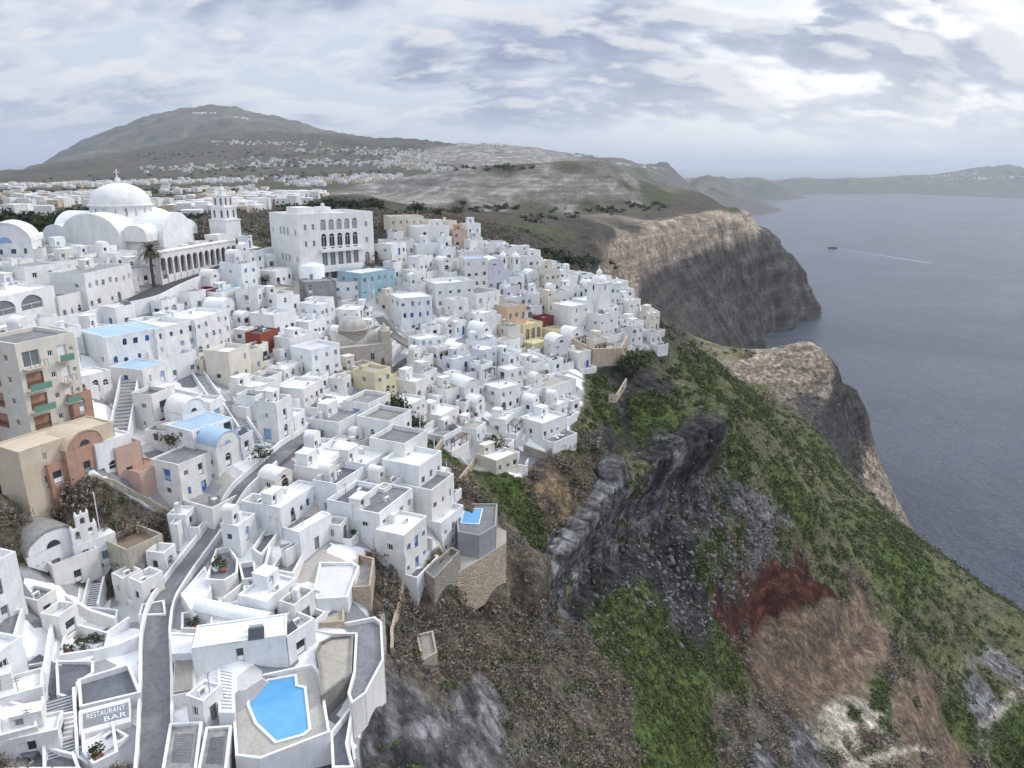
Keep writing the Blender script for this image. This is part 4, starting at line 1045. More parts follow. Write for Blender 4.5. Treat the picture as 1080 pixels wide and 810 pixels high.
# ------------------------------------------------------------------ houses one can single out
LM = []     # (phrase, px, py) landmarks that other labels refer to
def lm(phrase, px, py): LM.append((phrase, px, py))
lm('the domed cathedral', 130, 245); lm('the arcade', 200, 290); lm('the bell tower', 240, 245); lm('the arcaded hotel', 355, 260)
def H(px, py, a, w, d, h, label, name='house', sd=None, dz=0.0, cat='house', lmk=None, **k):
    p = G_(px, py, dz)
    rd = random.Random(sd if sd is not None else int(px*131+py))
    r = house(name, label, p, a, w, d, h, rd, cat=cat, **k)
    t = k.get('terrace', 0)
    occupy(p, R(a+90), -w/2, w/2, -t, d, -.25)
    if lmk: lm(lmk, px, py)
    return r
# upper street, behind the road
H(120,322,-8,15,8,7.5,'two-storey white shop building with a roof terrace on the upper street','shop_building',sd=3,floors=2,roofm='concrete',arch_p=.5,lmk='the street shop building')
H(82,335,-8,9,9,4.2,'low white building with shuttered bays beside the shop building','shop_building',sd=5,roofm='slate_floor',par=.9)
H(30,352,-10,16,8,7.5,'white building with two wide arches and glass balustrade on the street','arched_building',floors=2,
  front=([(1.0,6.2,4.3,7.0,True),(7.6,12.6,4.3,7.0,True),(1.2,3.8,.4,3.0,True),(5,6.2,.1,2.4,False),(8,9.4,.1,2.6,True),(11,13.6,.3,2.8,True)],
         [('window','glass_grey','frame_white')]*6), roofm='whitewash', lmk='the two-arched building')
H(12,290,-70,10,9,7,'white chapel-like building with gabled side beside dark trees','chapel',sd=8,roof='vault',cat='chapel')
H(155,300,-30,7,6,3.6,'low white kiosk building behind the palm tree','house',sd=8,roofm='concrete')
# blue painted houses on the left slope
H(150,400,-35,11,10,9.0,'tall white chapel house with pale blue roof edge under the road','chapel_house',sd=21,floors=3,roofm='sky_blue',par=.12,blue=.9,arch_p=.6,lmk='the tall blue-edged house',clutter=False)
H(168,425,-15,6,7,7.0,'white house with pale blue roof beside the long flight of steps','blue_roofed_house',sd=23,floors=2,roofm='sky_blue',par=.1,blue=1,clutter=False,lmk='the house by the steps')
H(228,478,-30,8,6.5,5.0,'white house with powder blue roof above the walled courtyard','blue_roofed_house',sd=25,roofm='sky_blue',par=.1,blue=.3,clutter=False,lmk='the powder blue roof')
H(243,492,-30,4.6,6,4.0,'small white house with powder blue vaulted roof','blue_vaulted_house',sd=26,roof='vault',roofm='sky_blue',clutter=False)
H(118,480,-30,4,4,3.2,'tiny white house with blue roof slab beside grey courtyard','blue_roofed_house',sd=27,roofm='sky_blue',par=.08,clutter=False)
H(125,500,-25,6,6,5.5,'cream white house with three tall windows above the brush','house',sd=28,wallm='whitewash',floors=1,dens=1.5)
H(165,520,-20,5,5,4.2,'small terracotta front house at the lower edge','terracotta_house',sd=29,wallm='pink',roofm='terracotta',lmk='the small terracotta house')
H(140,505,-35,4,5,5.0,'narrow terracotta walled house below grey terrace','terracotta_house',sd=30,wallm='pink',roofm='grey_floor')
H(215,520,-25,8,6,6.0,'white courtyard house with curved gable and blue grey door','courtyard_house',sd=31,floors=2,terrace=6,terrm='concrete',roofm='grey_floor',lmk='the courtyard house')
H(190,400,-25,9,9,4,'white cubic house with cluttered roof terrace under the road','house',sd=33,roofm='beige_floor',par=.8)
H(190,385,-20,10,8,7.5,'white apartment house with rows of small balconies over blank slope','apartment_house',sd=35,floors=3,terrace=2.2,lmk='the balconied apartment house')
H(228,372,-15,11,8,7.5,'white two-storey house with arched doors and pergola roof','house',sd=36,floors=3,arch_p=.5,terrace=2.5)
H(286,372,-20,6,4,4.6,'rust red walled house among white terraces','red_house',sd=37,wallm='rust',roofm='slate_floor',lmk='the rust red house')
H(226,322,-8,7,4,3,'dark crimson walled bar terrace below the arcade','crimson_house',sd=38,wallm='crimson',roofm='slate_floor',lmk='the crimson terrace')
H(400,312,-35,13,9,6.5,'turquoise painted building below the arcaded hotel','turquoise_building',sd=40,wallm='turquoise',roofm='whitewash',dens=.9,arch_p=.3,par=.4,clutter=False,lmk='the turquoise building')
H(372,320,-60,10,8,5,'pale lilac white building beside the turquoise building','house',sd=41,floors=2,roofm='whitewash')
H(340,322,-60,8,7,6,'unfinished grey walled building with scaffolding poles','grey_building',sd=42,wallm='shadow_grey',roofm='concrete')
H(255,325,-15,14,6,4.2,'long white building with glass rail beside pale pool terrace','house',sd=43,roofm='turquoise',par=.7,dens=.6)
H(300,322,-30,11,7,3.6,'grey plank terrace house beside tall hotel','house',sd=44,roofm='beige_floor',wallm='beige_floor',par=.5)
H(405,420,-30,5.5,6,5.8,'pale yellow two-storey house at the fork of the street','yellow_house',sd=45,wallm='yellow',roofm='beige_floor',lmk='the pale yellow house',floors=2)
H(385,405,-40,9,6,3.4,'cream house with long roof beside the pale yellow house','cream_house',sd=46,wallm='cream',roofm='concrete')
# far quarter
H(430,250,-65,11,8,6,'pale cream flat house standing highest on the ridge','cream_house',sd=50,wallm='cream',roofm='cream',par=.5,lmk='the ridge cream house')
H(457,262,-65,11,8,6,'wide white house on the ridge crest','house',sd=51,par=.8,dens=.5)
H(486,262,-60,5,5,5,'salmon pink house on the ridge crest','pink_house',sd=52,wallm='pink',roofm='pink',lmk='the salmon pink house')
H(420,270,-70,10,6,4.2,'white restaurant with a row of dark windows near ridge','restaurant',sd=53,dens=1.3,arch_p=0,roofm='shadow_grey')
H(455,275,-65,9,6,4.5,'white house with three small windows above grey hollow','house',sd=54)
H(503,305,-68,7,7,9,'white mansion with pediment and blue roof beside gabled house','mansion',sd=55,floors=3,roofm='sky_blue',par=.15,arch_p=.7,dens=1.2,clutter=False,lmk='the blue-roofed mansion')
H(522,306,-68,6,7,7.5,'pale grey gabled house beside the blue-roofed mansion','gabled_house',sd=56,floors=2,wallm='lilac',roof='vault',arch_p=.2)
H(545,352,-50,7,9,8,'tall peach coloured house in the middle of the quarter','peach_house',sd=57,wallm='orange',roofm='concrete',floors=2,lmk='the peach house')
H(562,362,-45,8,5,5.5,'pale orange house with three tall arches','arched_house',sd=58,wallm='yellow',roofm='orange',front=([(1,2.6,.6,4.6,True),(3.3,4.9,.6,4.6,True),(5.6,7.2,.6,4.6,True)],[('window','glass_grey','orange')]*3),clutter=False,lmk='the three-arched orange house')
H(572,375,-45,8,5,3.6,'low mustard yellow house below the three-arched orange house','yellow_house',sd=59,wallm='yellow',roofm='yellow',dens=.5,clutter=False)
H(590,362,-45,6,5,3.6,'small pale yellow house above the sand coloured retaining wall','yellow_house',sd=60,wallm='yellow',roofm='yellow',clutter=False,lmk='the small yellow house')
H(578,350,-45,5,4,3.8,'crimson fronted house above the yellow houses','crimson_house',sd=61,wallm='crimson',roofm='whitewash',dens=.6,clutter=False)
H(612,352,-45,9,8,8.5,'large plain white house with tall blank walls','house',sd=62,floors=3,dens=.6,lmk='the large plain white house')
H(642,355,-45,9,8,6.5,'white house with balcony row above retaining wall','house',sd=63,floors=2,terrace=2)
H(672,352,-40,7,6,3,'low white cliff edge house with open veranda','veranda_house',sd=64)
H(480,325,-60,12,9,6.5,'wide white building with dark balcony windows','house',sd=65,floors=2,dens=.8,terrace=2.5)
H(440,350,-62,9,8,9,'white three-storey house with grey plinth beside the bending road','house',sd=66,floors=3,terrace=2,lmk='the grey plinth house')
H(455,378,-50,7,5,5,'white corner house with blue doors in the bend of the road','house',sd=67,floors=2,blue=1)
H(515,335,-40,10,9,7,'cream white block with low grey roof','house',sd=68,dens=.7,roofm='concrete',par=.5)
H(498,430,-50,4.2,6,5,'narrow white chapel with vaulted roof among terraces','vaulted_house',roof='vault',sd=69)
H(592,425,-42,12,7,4.6,'long white terrace house with a row of windows at cliff edge','terrace_house',sd=70,dens=1.3,roofm='beige_floor',terrace=0,par=.7,lmk='the long terrace house')
H(585,460,-42,9,7,3.6,'white house with curved terrace on rubble wall at cliff edge','house',sd=71,terrace=3.2,lmk='the rubble wall house')
H(535,498,-42,7,6,3.4,'lowest cream house of the far quarter beside a dark pool','house',sd=72,wallm='cream')
# stepped row above the gully
for i, (px, py, hh, lab) in enumerate(((402,452,5.5,'white house with bright blue window at the top of the stepped row'),
      (424,478,6.8,'white stepped house with flagpole, second from the top of the stepped row'),
      (440,505,7.2,'white stepped house with grey roof, third from the top of the stepped row'),
      (455,530,7.4,'white stepped house with big niche arch, fourth from the top of the stepped row'),
      (468,556,7.6,'white stepped house with grey roof terrace, fifth from the top of the stepped row'),
      (478,580,6.0,'lowest house of the stepped row beside the plunge pool'))):
    r_ = H(px, py, -24, 7.6, 7.2 if i else 6, hh, lab, 'stepped_house', sd=80+i, floors=2, roofm=['concrete','concrete','grey_floor','whitewash','grey_floor','whitewash'][i], par=.8, clutter=False, blue=.1, arch_p=.2, skirt=10)
    b = MB(0); b.beam((3.1,1,hh+.5),(3.1,1,hh+3),.1); b.obj('pole', ['pole_white'], r_)
lm('the stepped row', 450, 520)
for i, (px, py, hh, lab) in enumerate(((372,470,5.5,'broad white house with grey flank above the blue-doored terraces'),
      (355,515,4.8,'white house with bright blue doors and grey terrace, uppermost of three'),
      (372,535,4.8,'white house with blue rails and shutters, middle of three'),
      (388,556,4.8,'white house with blue doors, lowest of three'),
      (420,570,6.5,'long white house with broken flagstone roof above the cistern'),
      (440,600,7.0,'white house with blue shutters at the prow of the terrace'),
      (400,520,6.0,'tall white house with curved terrace wall behind the blue-doored houses'),
      (418,540,5.0,'white house with round arch terrace inside the stepped quarter'))):
    H(px, py, -22, (8, 8.5, 8, 8, 10, 7, 7, 6.5)[i], (6.5, 5, 4.5, 4.5, 5.5, 5, 5.5, 5)[i], hh, lab, 'house', sd=90+i, floors=(1,1,1,1,2,2,2,1)[i], terrace=(0,5,4,3.5,0,2,3,3)[i], terrm='slate_floor', blue=(0.3,1,1,1,0,1,0,.1)[i], roofm=('concrete','whitewash','slate_floor','slate_floor','flagstone','whitewash','whitewash','beige_floor')[i], skirt=10)
lm('the blue-doored houses', 372, 525)

# --- tan apartment block --------------------------------------------------------------------------
def apartments(px, py, a, w, d, h, wallm, label, floors, rd):
    p = G_(px, py); root = thing('apartment_block', label, 'apartment block', p, a)
    b = MB(.02); fh = h/floors; ops = []; sp = []
    for k in range(1, floors):
        ops.append((w*.08, w*.36, k*fh+.15, k*fh+2.5, False)); sp.append(('door', 'terracotta', 'wood') if k != floors-1 else ('window', 'glass_grey', 'frame_white'))
        ops.append((w*.5, w*.58, k*fh+1, k*fh+1.9, False)); sp.append(('window', 'glass', 'frame_white'))
        ops.append((w*.66, w*.82, k*fh+.15, k*fh+2.3, False)); sp.append(('door', 'frame_white', 'frame_white'))
        ops.append((w*.88, w*.94, k*fh+1.1, k*fh+1.8, False)); sp.append(('window', 'glass', 'frame_white'))
    C4 = [(-w/2,0),(w/2,0),(w/2,d),(-w/2,d)]
    b.wall(C4[0], C4[1], -5, h+.6, ops, .7); put_ops(root, C4[0], C4[1], ops, sp)
    ops2 = []; sp2 = []
    for k in range(1, floors):
        ops2.append((d*.15, d*.45, k*fh+.15, k*fh+2.5, False)); sp2.append(('door', 'terracotta', 'wood')); ops2.append((d*.65, d*.75, k*fh+1, k*fh+2, False)); sp2.append(('window', 'glass', 'frame_white'))
    b.wall(C4[1], C4[2], -5, h+.6); b.wall(C4[2], C4[3], -5, h+.6); b.wall(C4[3], C4[0], -5, h+.6, ops2, .6); put_ops(root, C4[3], C4[0], ops2, sp2)
    i4 = [(-w/2+.3,.3),(w/2-.3,.3),(w/2-.3,d-.3),(-w/2+.3,d-.3)]
    for i in range(4):
        j = (i+1) % 4; b.poly([(*C4[i],h+.6),(*C4[j],h+.6),(*i4[j],h+.6),(*i4[i],h+.6)]); b.poly([(*i4[i],h+.6),(*i4[j],h+.6),(*i4[j],h),(*i4[i],h)])
    b.obj('wall', [wallm], root)
    b = MB(.01); b.poly([(-w/2+.28,.28,h+.01),(w/2-.28,.28,h+.01),(w/2-.28,d-.28,h+.01),(-w/2+.28,d-.28,h+.01)]); b.obj('roof', ['grey_floor'], root)
    for k in range(1, floors):
        for (s0, s1) in ((.05, .40), (.62, .86)):
            b = MB(0); xa, xb = -w/2+w*s0, -w/2+w*s1; z_ = k*fh
            b.box(xa, xb, -1.1, -.003, z_-.1, z_+.05, 0, True)
            b.box(xa, xb, -1.1, -1.06, z_+1.0, z_+1.06, 1); nb = int((xb-xa)/.35)
            for i in range(nb+1): b.beam((xa+(xb-xa)*i/nb, -1.08, z_+.05), (xa+(xb-xa)*min(nb, i+1)/nb if i % 2 else xa+(xb-xa)*max(0, i-1)/nb, -1.08, z_+1.0), .05, 1)
            if rd.random() < .45: b.box(xa, xb, -1.15, -1.12, z_+.05, z_+.95, 2)
            b.obj('balcony', ['cream', 'frame_grey', 'green_rail'], root)
    occupy(p, R(a+90), -w/2, w/2, -1, d)
    return root
apartments(20, 480, -26, 12, 10, 17.0, 'sand', 'tall sand coloured apartment block with criss-cross balcony rails', 5, rdm)
apartments(68, 470, -24, 9, 9, 16.5, 'cream', 'pale cream apartment block with terracotta edge and green balconies', 5, rdm)
lm('the tan apartment blocks', 45, 420)
H(80,505,-26,14,6,6.5,'blank tan stone building with arched terracotta gable window above brush','sand_building',sd=101,wallm='sand',roofm='sand',par=.2,clutter=False,dens=.4,sides=False,lmk='the blank tan building')
H(92,455,-26,3.2,3.5,6,'narrow terracotta tower with planted top beside cream apartment block','terracotta_tower',sd=102,wallm='terracotta',roofm='terracotta',dens=.2,clutter=False,sides=False)
# gable with terracotta arch
H(95,500,-24,6,5,4.6,'vaulted sand building with terracotta gable facing the sea','vaulted_house',sd=103,wallm='terracotta',roofm='sand',roof='vault',dens=.6)

# --- domed church of old stone --------------------------------------------------------------------
p = G_(386, 392); ch = thing('stone_church', 'old beige stone church with a small round dome beside the road', 'church', p, -62)
b = MB(.03); ops = [(1.2,2.2,.1,2.6,True),(3.4,4.2,2.8,4.2,True),(5.2,6.2,.1,2.4,True),(7.8,8.8,2.6,4.2,True),(10.3,11.1,1,2.8,True)]
b.wall((-6.5,0),(6.5,0), -4, 6.2, ops, .3); put_ops(ch, (-6.5,0),(6.5,0), ops, [('window','glass','old_stone')]*5)
b.wall((6.5,0),(6.5,9), -4, 6.2); b.wall((6.5,9),(-6.5,9), -4, 6.2); b.wall((-6.5,9),(-6.5,0), -4, 6.2, [(2,3,2,3.6,True)], .3)
b.poly([(-6.5,0,6.2),(6.5,0,6.2),(6.5,9,6.2),(-6.5,9,6.2)]); b.obj('wall', ['old_stone'], ch)
b = MB(.02); gable_vault(b, 0, 4.5, 5, 13.6, 3, 6.2, 2.2, 'x'); b.obj('vault_roof', ['pale_dome'], ch)
b = MB(0); b.lathe(-1, 5.5, [(3.4,6),(3.4,9.2),(3.6,9.25),(3.6,9.5),(3.3,9.55)], 24); b.obj('drum', ['old_stone'], ch)
b = MB(0); b.dome(-1, 5.5, 9.5, 3.3, 2.9, 28, 0, 8); b.obj('dome', ['pale_dome'], ch)
for k in range(10):
    t = 36*k; stuck_window(ch, -1+3.4*math.cos(R(t)), 5.5+3.4*math.sin(R(t)), 6.9, .6, 1.7, t, 'glass', 'old_stone')
b = MB(0); b.box(4.4,6.3,.4,3.4,6.2,9.0); b.lathe(5.35,1.9,[(1.3,9),(.75,9.8),(.05,11)],10); b.obj('belfry', ['old_stone','pale_dome'], ch)
occupy(p, R(28), -7, 7, -1, 10); lm('the domed stone church', 372, 355)
# --- slender domed bell tower at the sea end ------------------------------------------------------
def small_tower(px, py, Y, w_, h_, label, a=-45, dome=True, nm='bell_tower'):
    p = G_(px, py); t = thing(nm, label, 'bell tower', p, a)
    h2 = w_/2; b = MB(.01); C4 = [(-h2,-h2),(h2,-h2),(h2,h2),(-h2,h2)]
    for i in range(4): b.wall(C4[i], C4[(i+1) % 4], -5, h_, [(w_/2-.35, w_/2+.35, h_-2.1, h_-.5, True)], .3)
    b.box(-h2-.15,h2+.15,-h2-.15,h2+.15,h_+.003,h_+.22,0,True); b.obj('shaft', ['whitewash'], t)
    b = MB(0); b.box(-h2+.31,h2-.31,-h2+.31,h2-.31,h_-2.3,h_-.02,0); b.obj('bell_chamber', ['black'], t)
    if dome:
        b = MB(0); b.dome(0,0,h_+.22,h2*.98,h2*.9,18); b.lathe(0,0,[(.35*h2,h_+h2*.95),(.35*h2,h_+h2*1.35),(.2*h2,h_+h2*1.5),(.05,h_+h2*1.75)],10); b.obj('dome', ['whitewash'], t)
    else:
        b = MB(0); b.lathe(0,0,[(h2*1.05,h_+.22),(h2*.5,h_+h2*.9),(.05,h_+h2*1.5)],8); b.obj('dome', ['whitewash'], t)
    b = MB(0); zz = h_+h2*1.7; b.beam((0,0,zz-.2),(0,0,zz+.9),.1); b.beam((-.3,0,zz+.5),(.3,0,zz+.5),.1); b.obj('cross', ['whitewash'], t)
    occupy(p, R(a+90), -h2, h2, -h2, h2); return t
H(632,338,-45,9,8,6,'stepped white church body under the domed tower','church',sd=120,floors=2,dens=.5,cat='church',clutter=False)
t_ = small_tower(630, 336, 0, 5.2, 11.5, 'big white domed bell tower near the sea end of the quarter'); lm('the big domed tower', 630, 320)
small_tower(530, 292, 0, 2.4, 6.5, 'slim white bell turret, inland one of a pair on the ridge', -60)
small_tower(543, 292, 0, 2.6, 6.5, 'slim white bell turret, seaward one of a pair on the ridge', -60); lm('the twin turrets', 537, 285)

# --- chapel with bellcote -------------------------------------------------------------------------
p = G_(107, 610); cp_ = thing('chapel', 'small white chapel with blue doors and a stepped bellcote', 'chapel', p, -38)
b = MB(.02); ops = [(1.0,1.9,3.9,5.2,False),(3.4,4.3,2.6,4.0,False),(1.6,2.9,.05,2.6,False),(3.5,4.4,.2,1.6,False)]; ops = ops[:3]
b.wall((-2.8,0),(2.8,0), -4, 6.2, ops, .2); put_ops(cp_, (-2.8,0),(2.8,0), ops, [('window','glass_grey','pale_blue'),('window','glass_grey','pale_blue'),('door','glass_grey','blue')])
b.wall((2.8,0),(2.8,8),-4,6.2); b.wall((2.8,8),(-2.8,8),-4,6.2); b.wall((-2.8,8),(-2.8,0),-4,6.2); b.poly([(-2.8,0,6.2),(2.8,0,6.2),(2.8,8,6.2),(-2.8,8,6.2)]); b.obj('wall', ['whitewash'], cp_)
b = MB(.01)
b.wall((-2.7,.1),(0.6,.1),6.203,8.6,[(.4,1.1,6.9,8.2,True),(2.1,2.8,6.9,8.2,True)],.5); b.wall((.6,.6),(-2.7,.6),6.203,8.6,[(.5,1.2,6.9,8.2,True),(2.2,2.9,6.9,8.2,True)],.01)
b.wall((.6,.1),(.6,.6),6.2,8.6); b.wall((-2.7,.6),(-2.7,.1),6.2,8.6); b.poly([(-2.7,.1,8.6),(.6,.1,8.6),(.6,.6,8.6),(-2.7,.6,8.6)])
b.wall((-1.9,.1),(-.2,.1),8.603,10.4,[(.5,1.2,8.9,10.0,True)],.5); b.wall((-.2,.6),(-1.9,.6),8.603,10.4,[(.5,1.2,8.9,10.0,True)],.01); b.wall((-.2,.1),(-.2,.6),8.6,10.4); b.wall((-1.9,.6),(-1.9,.1),8.6,10.4)
b.poly([(-1.9,.1,10.4),(-.2,.1,10.4),(-.2,.6,10.4),(-1.9,.6,10.4)])
for x_, z_ in ((-2.6,8.6),(.4,8.6),(-1.8,10.4),(-.3,10.4),(-1.05,10.4)): b.lathe(x_, .35, [(.22,z_),(.16,z_+.35),(.02,z_+.65)], 6)
b.obj('bellcote', ['whitewash'], cp_)
b = MB(0); b.beam((1.0,.4,6.2),(1.0,.4,13.0),.09); b.obj('flagpole', ['frame_white'], cp_)
occupy(p, R(52), -3, 3, -.5, 8); lm('the bellcote chapel', 100, 580)
H(62,604,-30,7,9,4,'low grey vaulted house behind the bellcote chapel','vaulted_house',sd=130,roof='vault',roofm='concrete',dens=.4)
H(85,615,-35,6,8,3.5,'low white house with grey roof beside the bellcote chapel','house',sd=131,roofm='grey_floor',dens=.4,clutter=False)
H(158,604,-30,5.5,6,4.0,'roofless beige ruin beside the street','ruined_house',sd=132,wallm='ruin',roofm='brown_thatch',par=1.0,clutter=False,dens=.3,blue=0,lmk='the beige ruin')
# ------------------------------------------------------------------ streets and paths, laid on the ground
def ribbon(name, pxs, width, m, lift=.12, kerb=None, pts=None):
    pts = pts or [ground_hit(*q_) for q_ in pxs]
    pp = [Vector((p.x, p.y)) for p in pts]; dense = []
    for i in range(len(pp)-1):
        n = max(1, int((pp[i+1]-pp[i]).length/1.2))
        for k in range(n): dense.append(pp[i].lerp(pp[i+1], k/n))
    dense.append(pp[-1])
    for _ in range(4): dense = [dense[0]]+[(dense[i-1]+dense[i]*2+dense[i+1])/4 for i in range(1, len(dense)-1)]+[dense[-1]]
    rows = []; edge = [[], []]
    for i, p in enumerate(dense):
        d = (dense[min(i+1, len(dense)-1)]-dense[max(i-1, 0)]).normalized(); nn_ = Vector((-d.y, d.x))
        zc_ = max(gz(p.x, p.y), gz(p.x+nn_.x*width/2, p.y+nn_.y*width/2), gz(p.x-nn_.x*width/2, p.y-nn_.y*width/2))+lift
        rows.append([(p.x+nn_.x*width*t, p.y+nn_.y*width*t, zc_) for t in (-.5, -.25, 0, .25, .5)])
        for s_, e in ((-.5, 0), (.5, 1)): edge[e].append((p.x+nn_.x*width*s_, p.y+nn_.y*width*s_, zc_, nn_*(1 if e else -1)))
        OCC.append([(p.x-width*.42, p.y-width*.42), (p.x+width*.42, p.y-width*.42), (p.x+width*.42, p.y+width*.42), (p.x-width*.42, p.y+width*.42)])
    b = MB(0); b.grid([[(x,y,z-.8) for x,y,z in [r[0]]]+r+[(r[-1][0],r[-1][1],r[-1][2]-.8)] for r in rows], 0, False)
    o = b.obj(name, [m]); o['kind'] = 'structure'
    return edge
def edge_wall(name, edge, h, t, m, label, cat='wall', i0=0, i1=None, below=2.0):
    b = MB(.02); e = edge[i0:i1]
    r = [[(x, y, z-below), (x, y, z+h), (x+n.x*t, y+n.y*t, z+h), (x+n.x*t, y+n.y*t, z-below)] for x, y, z, n in e]
    b.grid(r, 0, False); b.poly(r[0]); b.poly(r[-1])
    o = b.obj(name, [m]); tag(o, label, cat); return o
e_ = ribbon('road', [(-30,352),(40,345),(100,332),(150,322),(190,303),(230,286),(262,270),(300,266)], 7, 'asphalt', .15)
edge_wall('road_wall', e_[0] if e_[0][0][1] < e_[1][0][1] else e_[1], .9, .3, 'whitewash', 'white parapet wall along the outer edge of the upper road', i0=6, below=6)
e_ = ribbon('street', [(162,830),(165,780),(166,720),(165,670),(172,640),(190,610),(215,575),(240,540),(262,515),(300,480),(350,440)], 3.0, 'grey_floor', .10)
edge_wall('street_wall', e_[1], .9, .3, 'whitewash', 'long white wall on the seaward side of the paved street', i1=62)
edge_wall('street_wall', e_[0], 1.1, .3, 'whitewash', 'long white wall on the inland side of the paved street', i1=44)
e_ = ribbon('street', [(365,440),(385,420),(405,402),(425,386),(445,372),(480,366)], 3.4, 'asphalt', .12)
edge_wall('street_wall', e_[0], .8, .3, 'warm_rubble', 'rubble parapet beside the fork of the bending road')
e_ = ribbon('street', [(400,335),(412,350),(428,362),(444,372)], 2.6, 'concrete', .12)
ribbon('footpath', [(178,640),(196,610),(214,590),(232,565)], 2.0, 'grey_floor', .14)
ribbon('footpath', [(20,800),(60,770),(80,740),(60,715),(30,700)], 3.0, 'slate_floor', .10)
# ------------------------------------------------------------------ flat terraces outlined on the ground
def deck(name, label, cat, pxs, z, m, wallh=.8, wallm='whitewash', t=.28, skirt=5, closed=True, skip=(), sidem=None, kind=None):
    c_ = W(*pxs[0], z); org = (c_.x, c_.y)
    pts = outline(pxs, z, org)
    root = thing(name, label, cat, (c_.x, c_.y, z), rot=0)
    b = MB(.01); prism(b, pts, -skirt, 0, 0, 1); b.obj('floor', [m, sidem or wallm], root)
    if wallh:
        b = MB(.02); n = len(pts)
        for i in range(n):
            if i in skip: continue
            a = Vector(pts[i]); d = Vector(pts[(i+1) % n])-a
            if d.length < .1: continue
            nn_ = Vector((-d.y, d.x)).normalized()*t/2; e2 = d.normalized()*(t/2-.003*(i+1))
            prism(b, [tuple(a-nn_-e2), tuple(a+d-nn_+e2), tuple(a+d+nn_+e2), tuple(a+nn_-e2)], -skirt+.1, wallh-.004*(i % 4), 0)
        b.obj('parapet', [wallm], root)
    occ_poly(pts, org); return root, pts, org
zP = gz(*ground_hit(290, 745).xy)+1.0
pool, pp_, og = deck('swimming_pool', 'bright blue irregular swimming pool on the terrace by the cliff', 'swimming pool', [(246,742),(246,722),(330,704),(337,712),(347,775),(275,803),(250,800)], zP, 'beige_floor', wallh=.5)
wp_ = outline([(262,722),(312,713),(313,724),(322,726),(327,770),(320,776),(291,784),(270,764),(262,745)], zP, og)
wp2 = outline([(249,724),(261,722),(260,733),(249,737)], zP, og)
m, nt, b_ = mat('pool_water'); q = N(nt); g_ = q.n('ShaderNodeNewGeometry').outputs['Position']
q.l(q.mix(q.noise(g_, .6, 4), (.07,.27,.50), (.13,.37,.62)), b_.inputs['Base Color']); b_.inputs['Roughness'].default_value = .08
q.l(q.bump(q.noise(g_, 1.5, 3), .03, .6), b_.inputs['Normal']); MT['pool_water'] = m
m, nt, b_ = mat('pool_edge'); b_.inputs['Base Color'].default_value = (.62,.64,.66,1); MT['pool_edge'] = m
for w__ in (wp_, wp2):
    b = MB(0); prism(b, w__, -.3, .02); b.obj('water', ['pool_water'], pool)
b = MB(0); ring_wall(b, wp_, -.2, .2, .32); ring_wall(b, wp2, -.2, .085, .2); b.obj('coping', ['pool_edge'], pool)
lm('the blue swimming pool', 290, 745)
deck('terrace', 'cream floored sunken terrace with curved corner beside the pool', 'terrace', [(337,702),(334,690),(338,680),(350,674),(372,672),(370,712),(340,735)], zP+.9, 'beige_floor', wallh=.35, wallm='concrete')
deck('terrace', 'grey paved cliff edge terrace above the curved stone wall', 'terrace', [(330,668),(395,655),(402,660),(404,700),(385,735),(372,745),(368,735),(374,712),(376,672),(352,672)], zP+.5, 'grey_floor', wallh=.6, skirt=9, sidem='rubble')
lm('the cliff edge terrace', 385, 690)
deck('terrace', 'white stair terrace falling beside the pool deck', 'terrace', [(350,778),(372,750),(366,790),(372,815),(352,815)], zP-1.5, 'slate_floor', wallh=.8)
# roofs with perforated panels
for (pts_, lab) in (([(180,766),(212,764),(206,815),(172,815)], 'flat roof with perforated cement panel beside the street'),
                    ([(218,770),(243,768),(238,815),(210,815)], 'flat roof with perforated cement panel beside the pool')):
    rt, pl_, og_ = deck('roof_terrace', lab, 'roof', pts_, zP+.6, 'concrete', wallh=.3)
    c2 = Vector((sum(p[0] for p in pl_)/4, sum(p[1] for p in pl_)/4)); pl2 = [tuple(c2+(Vector(p)-c2)*.62) for p in pl_]
    b = MB(0)
    for i in range(9):
        for j in range(16):
            u_, v_ = (i+.5)/9, (j+.5)/16
            A_ = Vector(pl2[0]).lerp(Vector(pl2[1]), u_); B_ = Vector(pl2[3]).lerp(Vector(pl2[2]), u_); c3 = A_.lerp(B_, v_)
            b.poly([(c3.x+.13*math.cos(k*math.pi/2+(i+j)%2*.7), c3.y+.13*math.sin(k*math.pi/2+(i+j)%2*.7), .012) for k in range(4)])
    b.obj('perforated_panel', ['slate_floor'], rt)
# empty pool and its neighbours
zE = ground_hit(350, 615).z+.6
ep, pl_, og_ = deck('empty_pool', 'drained grey pool basin above the garden wall', 'pool', [(338,596),(372,596),(378,600),(366,632),(330,634)], zE, 'lilac', wallh=.45, skirt=6, sidem='rubble')
lm('the drained pool', 352, 615)
deck('walled_yard', 'small roofless stone enclosure beside the drained pool', 'enclosure', [(378,592),(394,596),(390,625),(372,626)], zE-.8, 'concrete', wallh=1.1, wallm='warm_rubble', skirt=6, sidem='warm_rubble')
deck('walled_garden', 'planted bed with green shrubs below the drained pool', 'garden', [(330,640),(362,640),(362,658),(336,660)], zE-1.6, 'ruin', wallh=.5, wallm='warm_rubble', skirt=4)
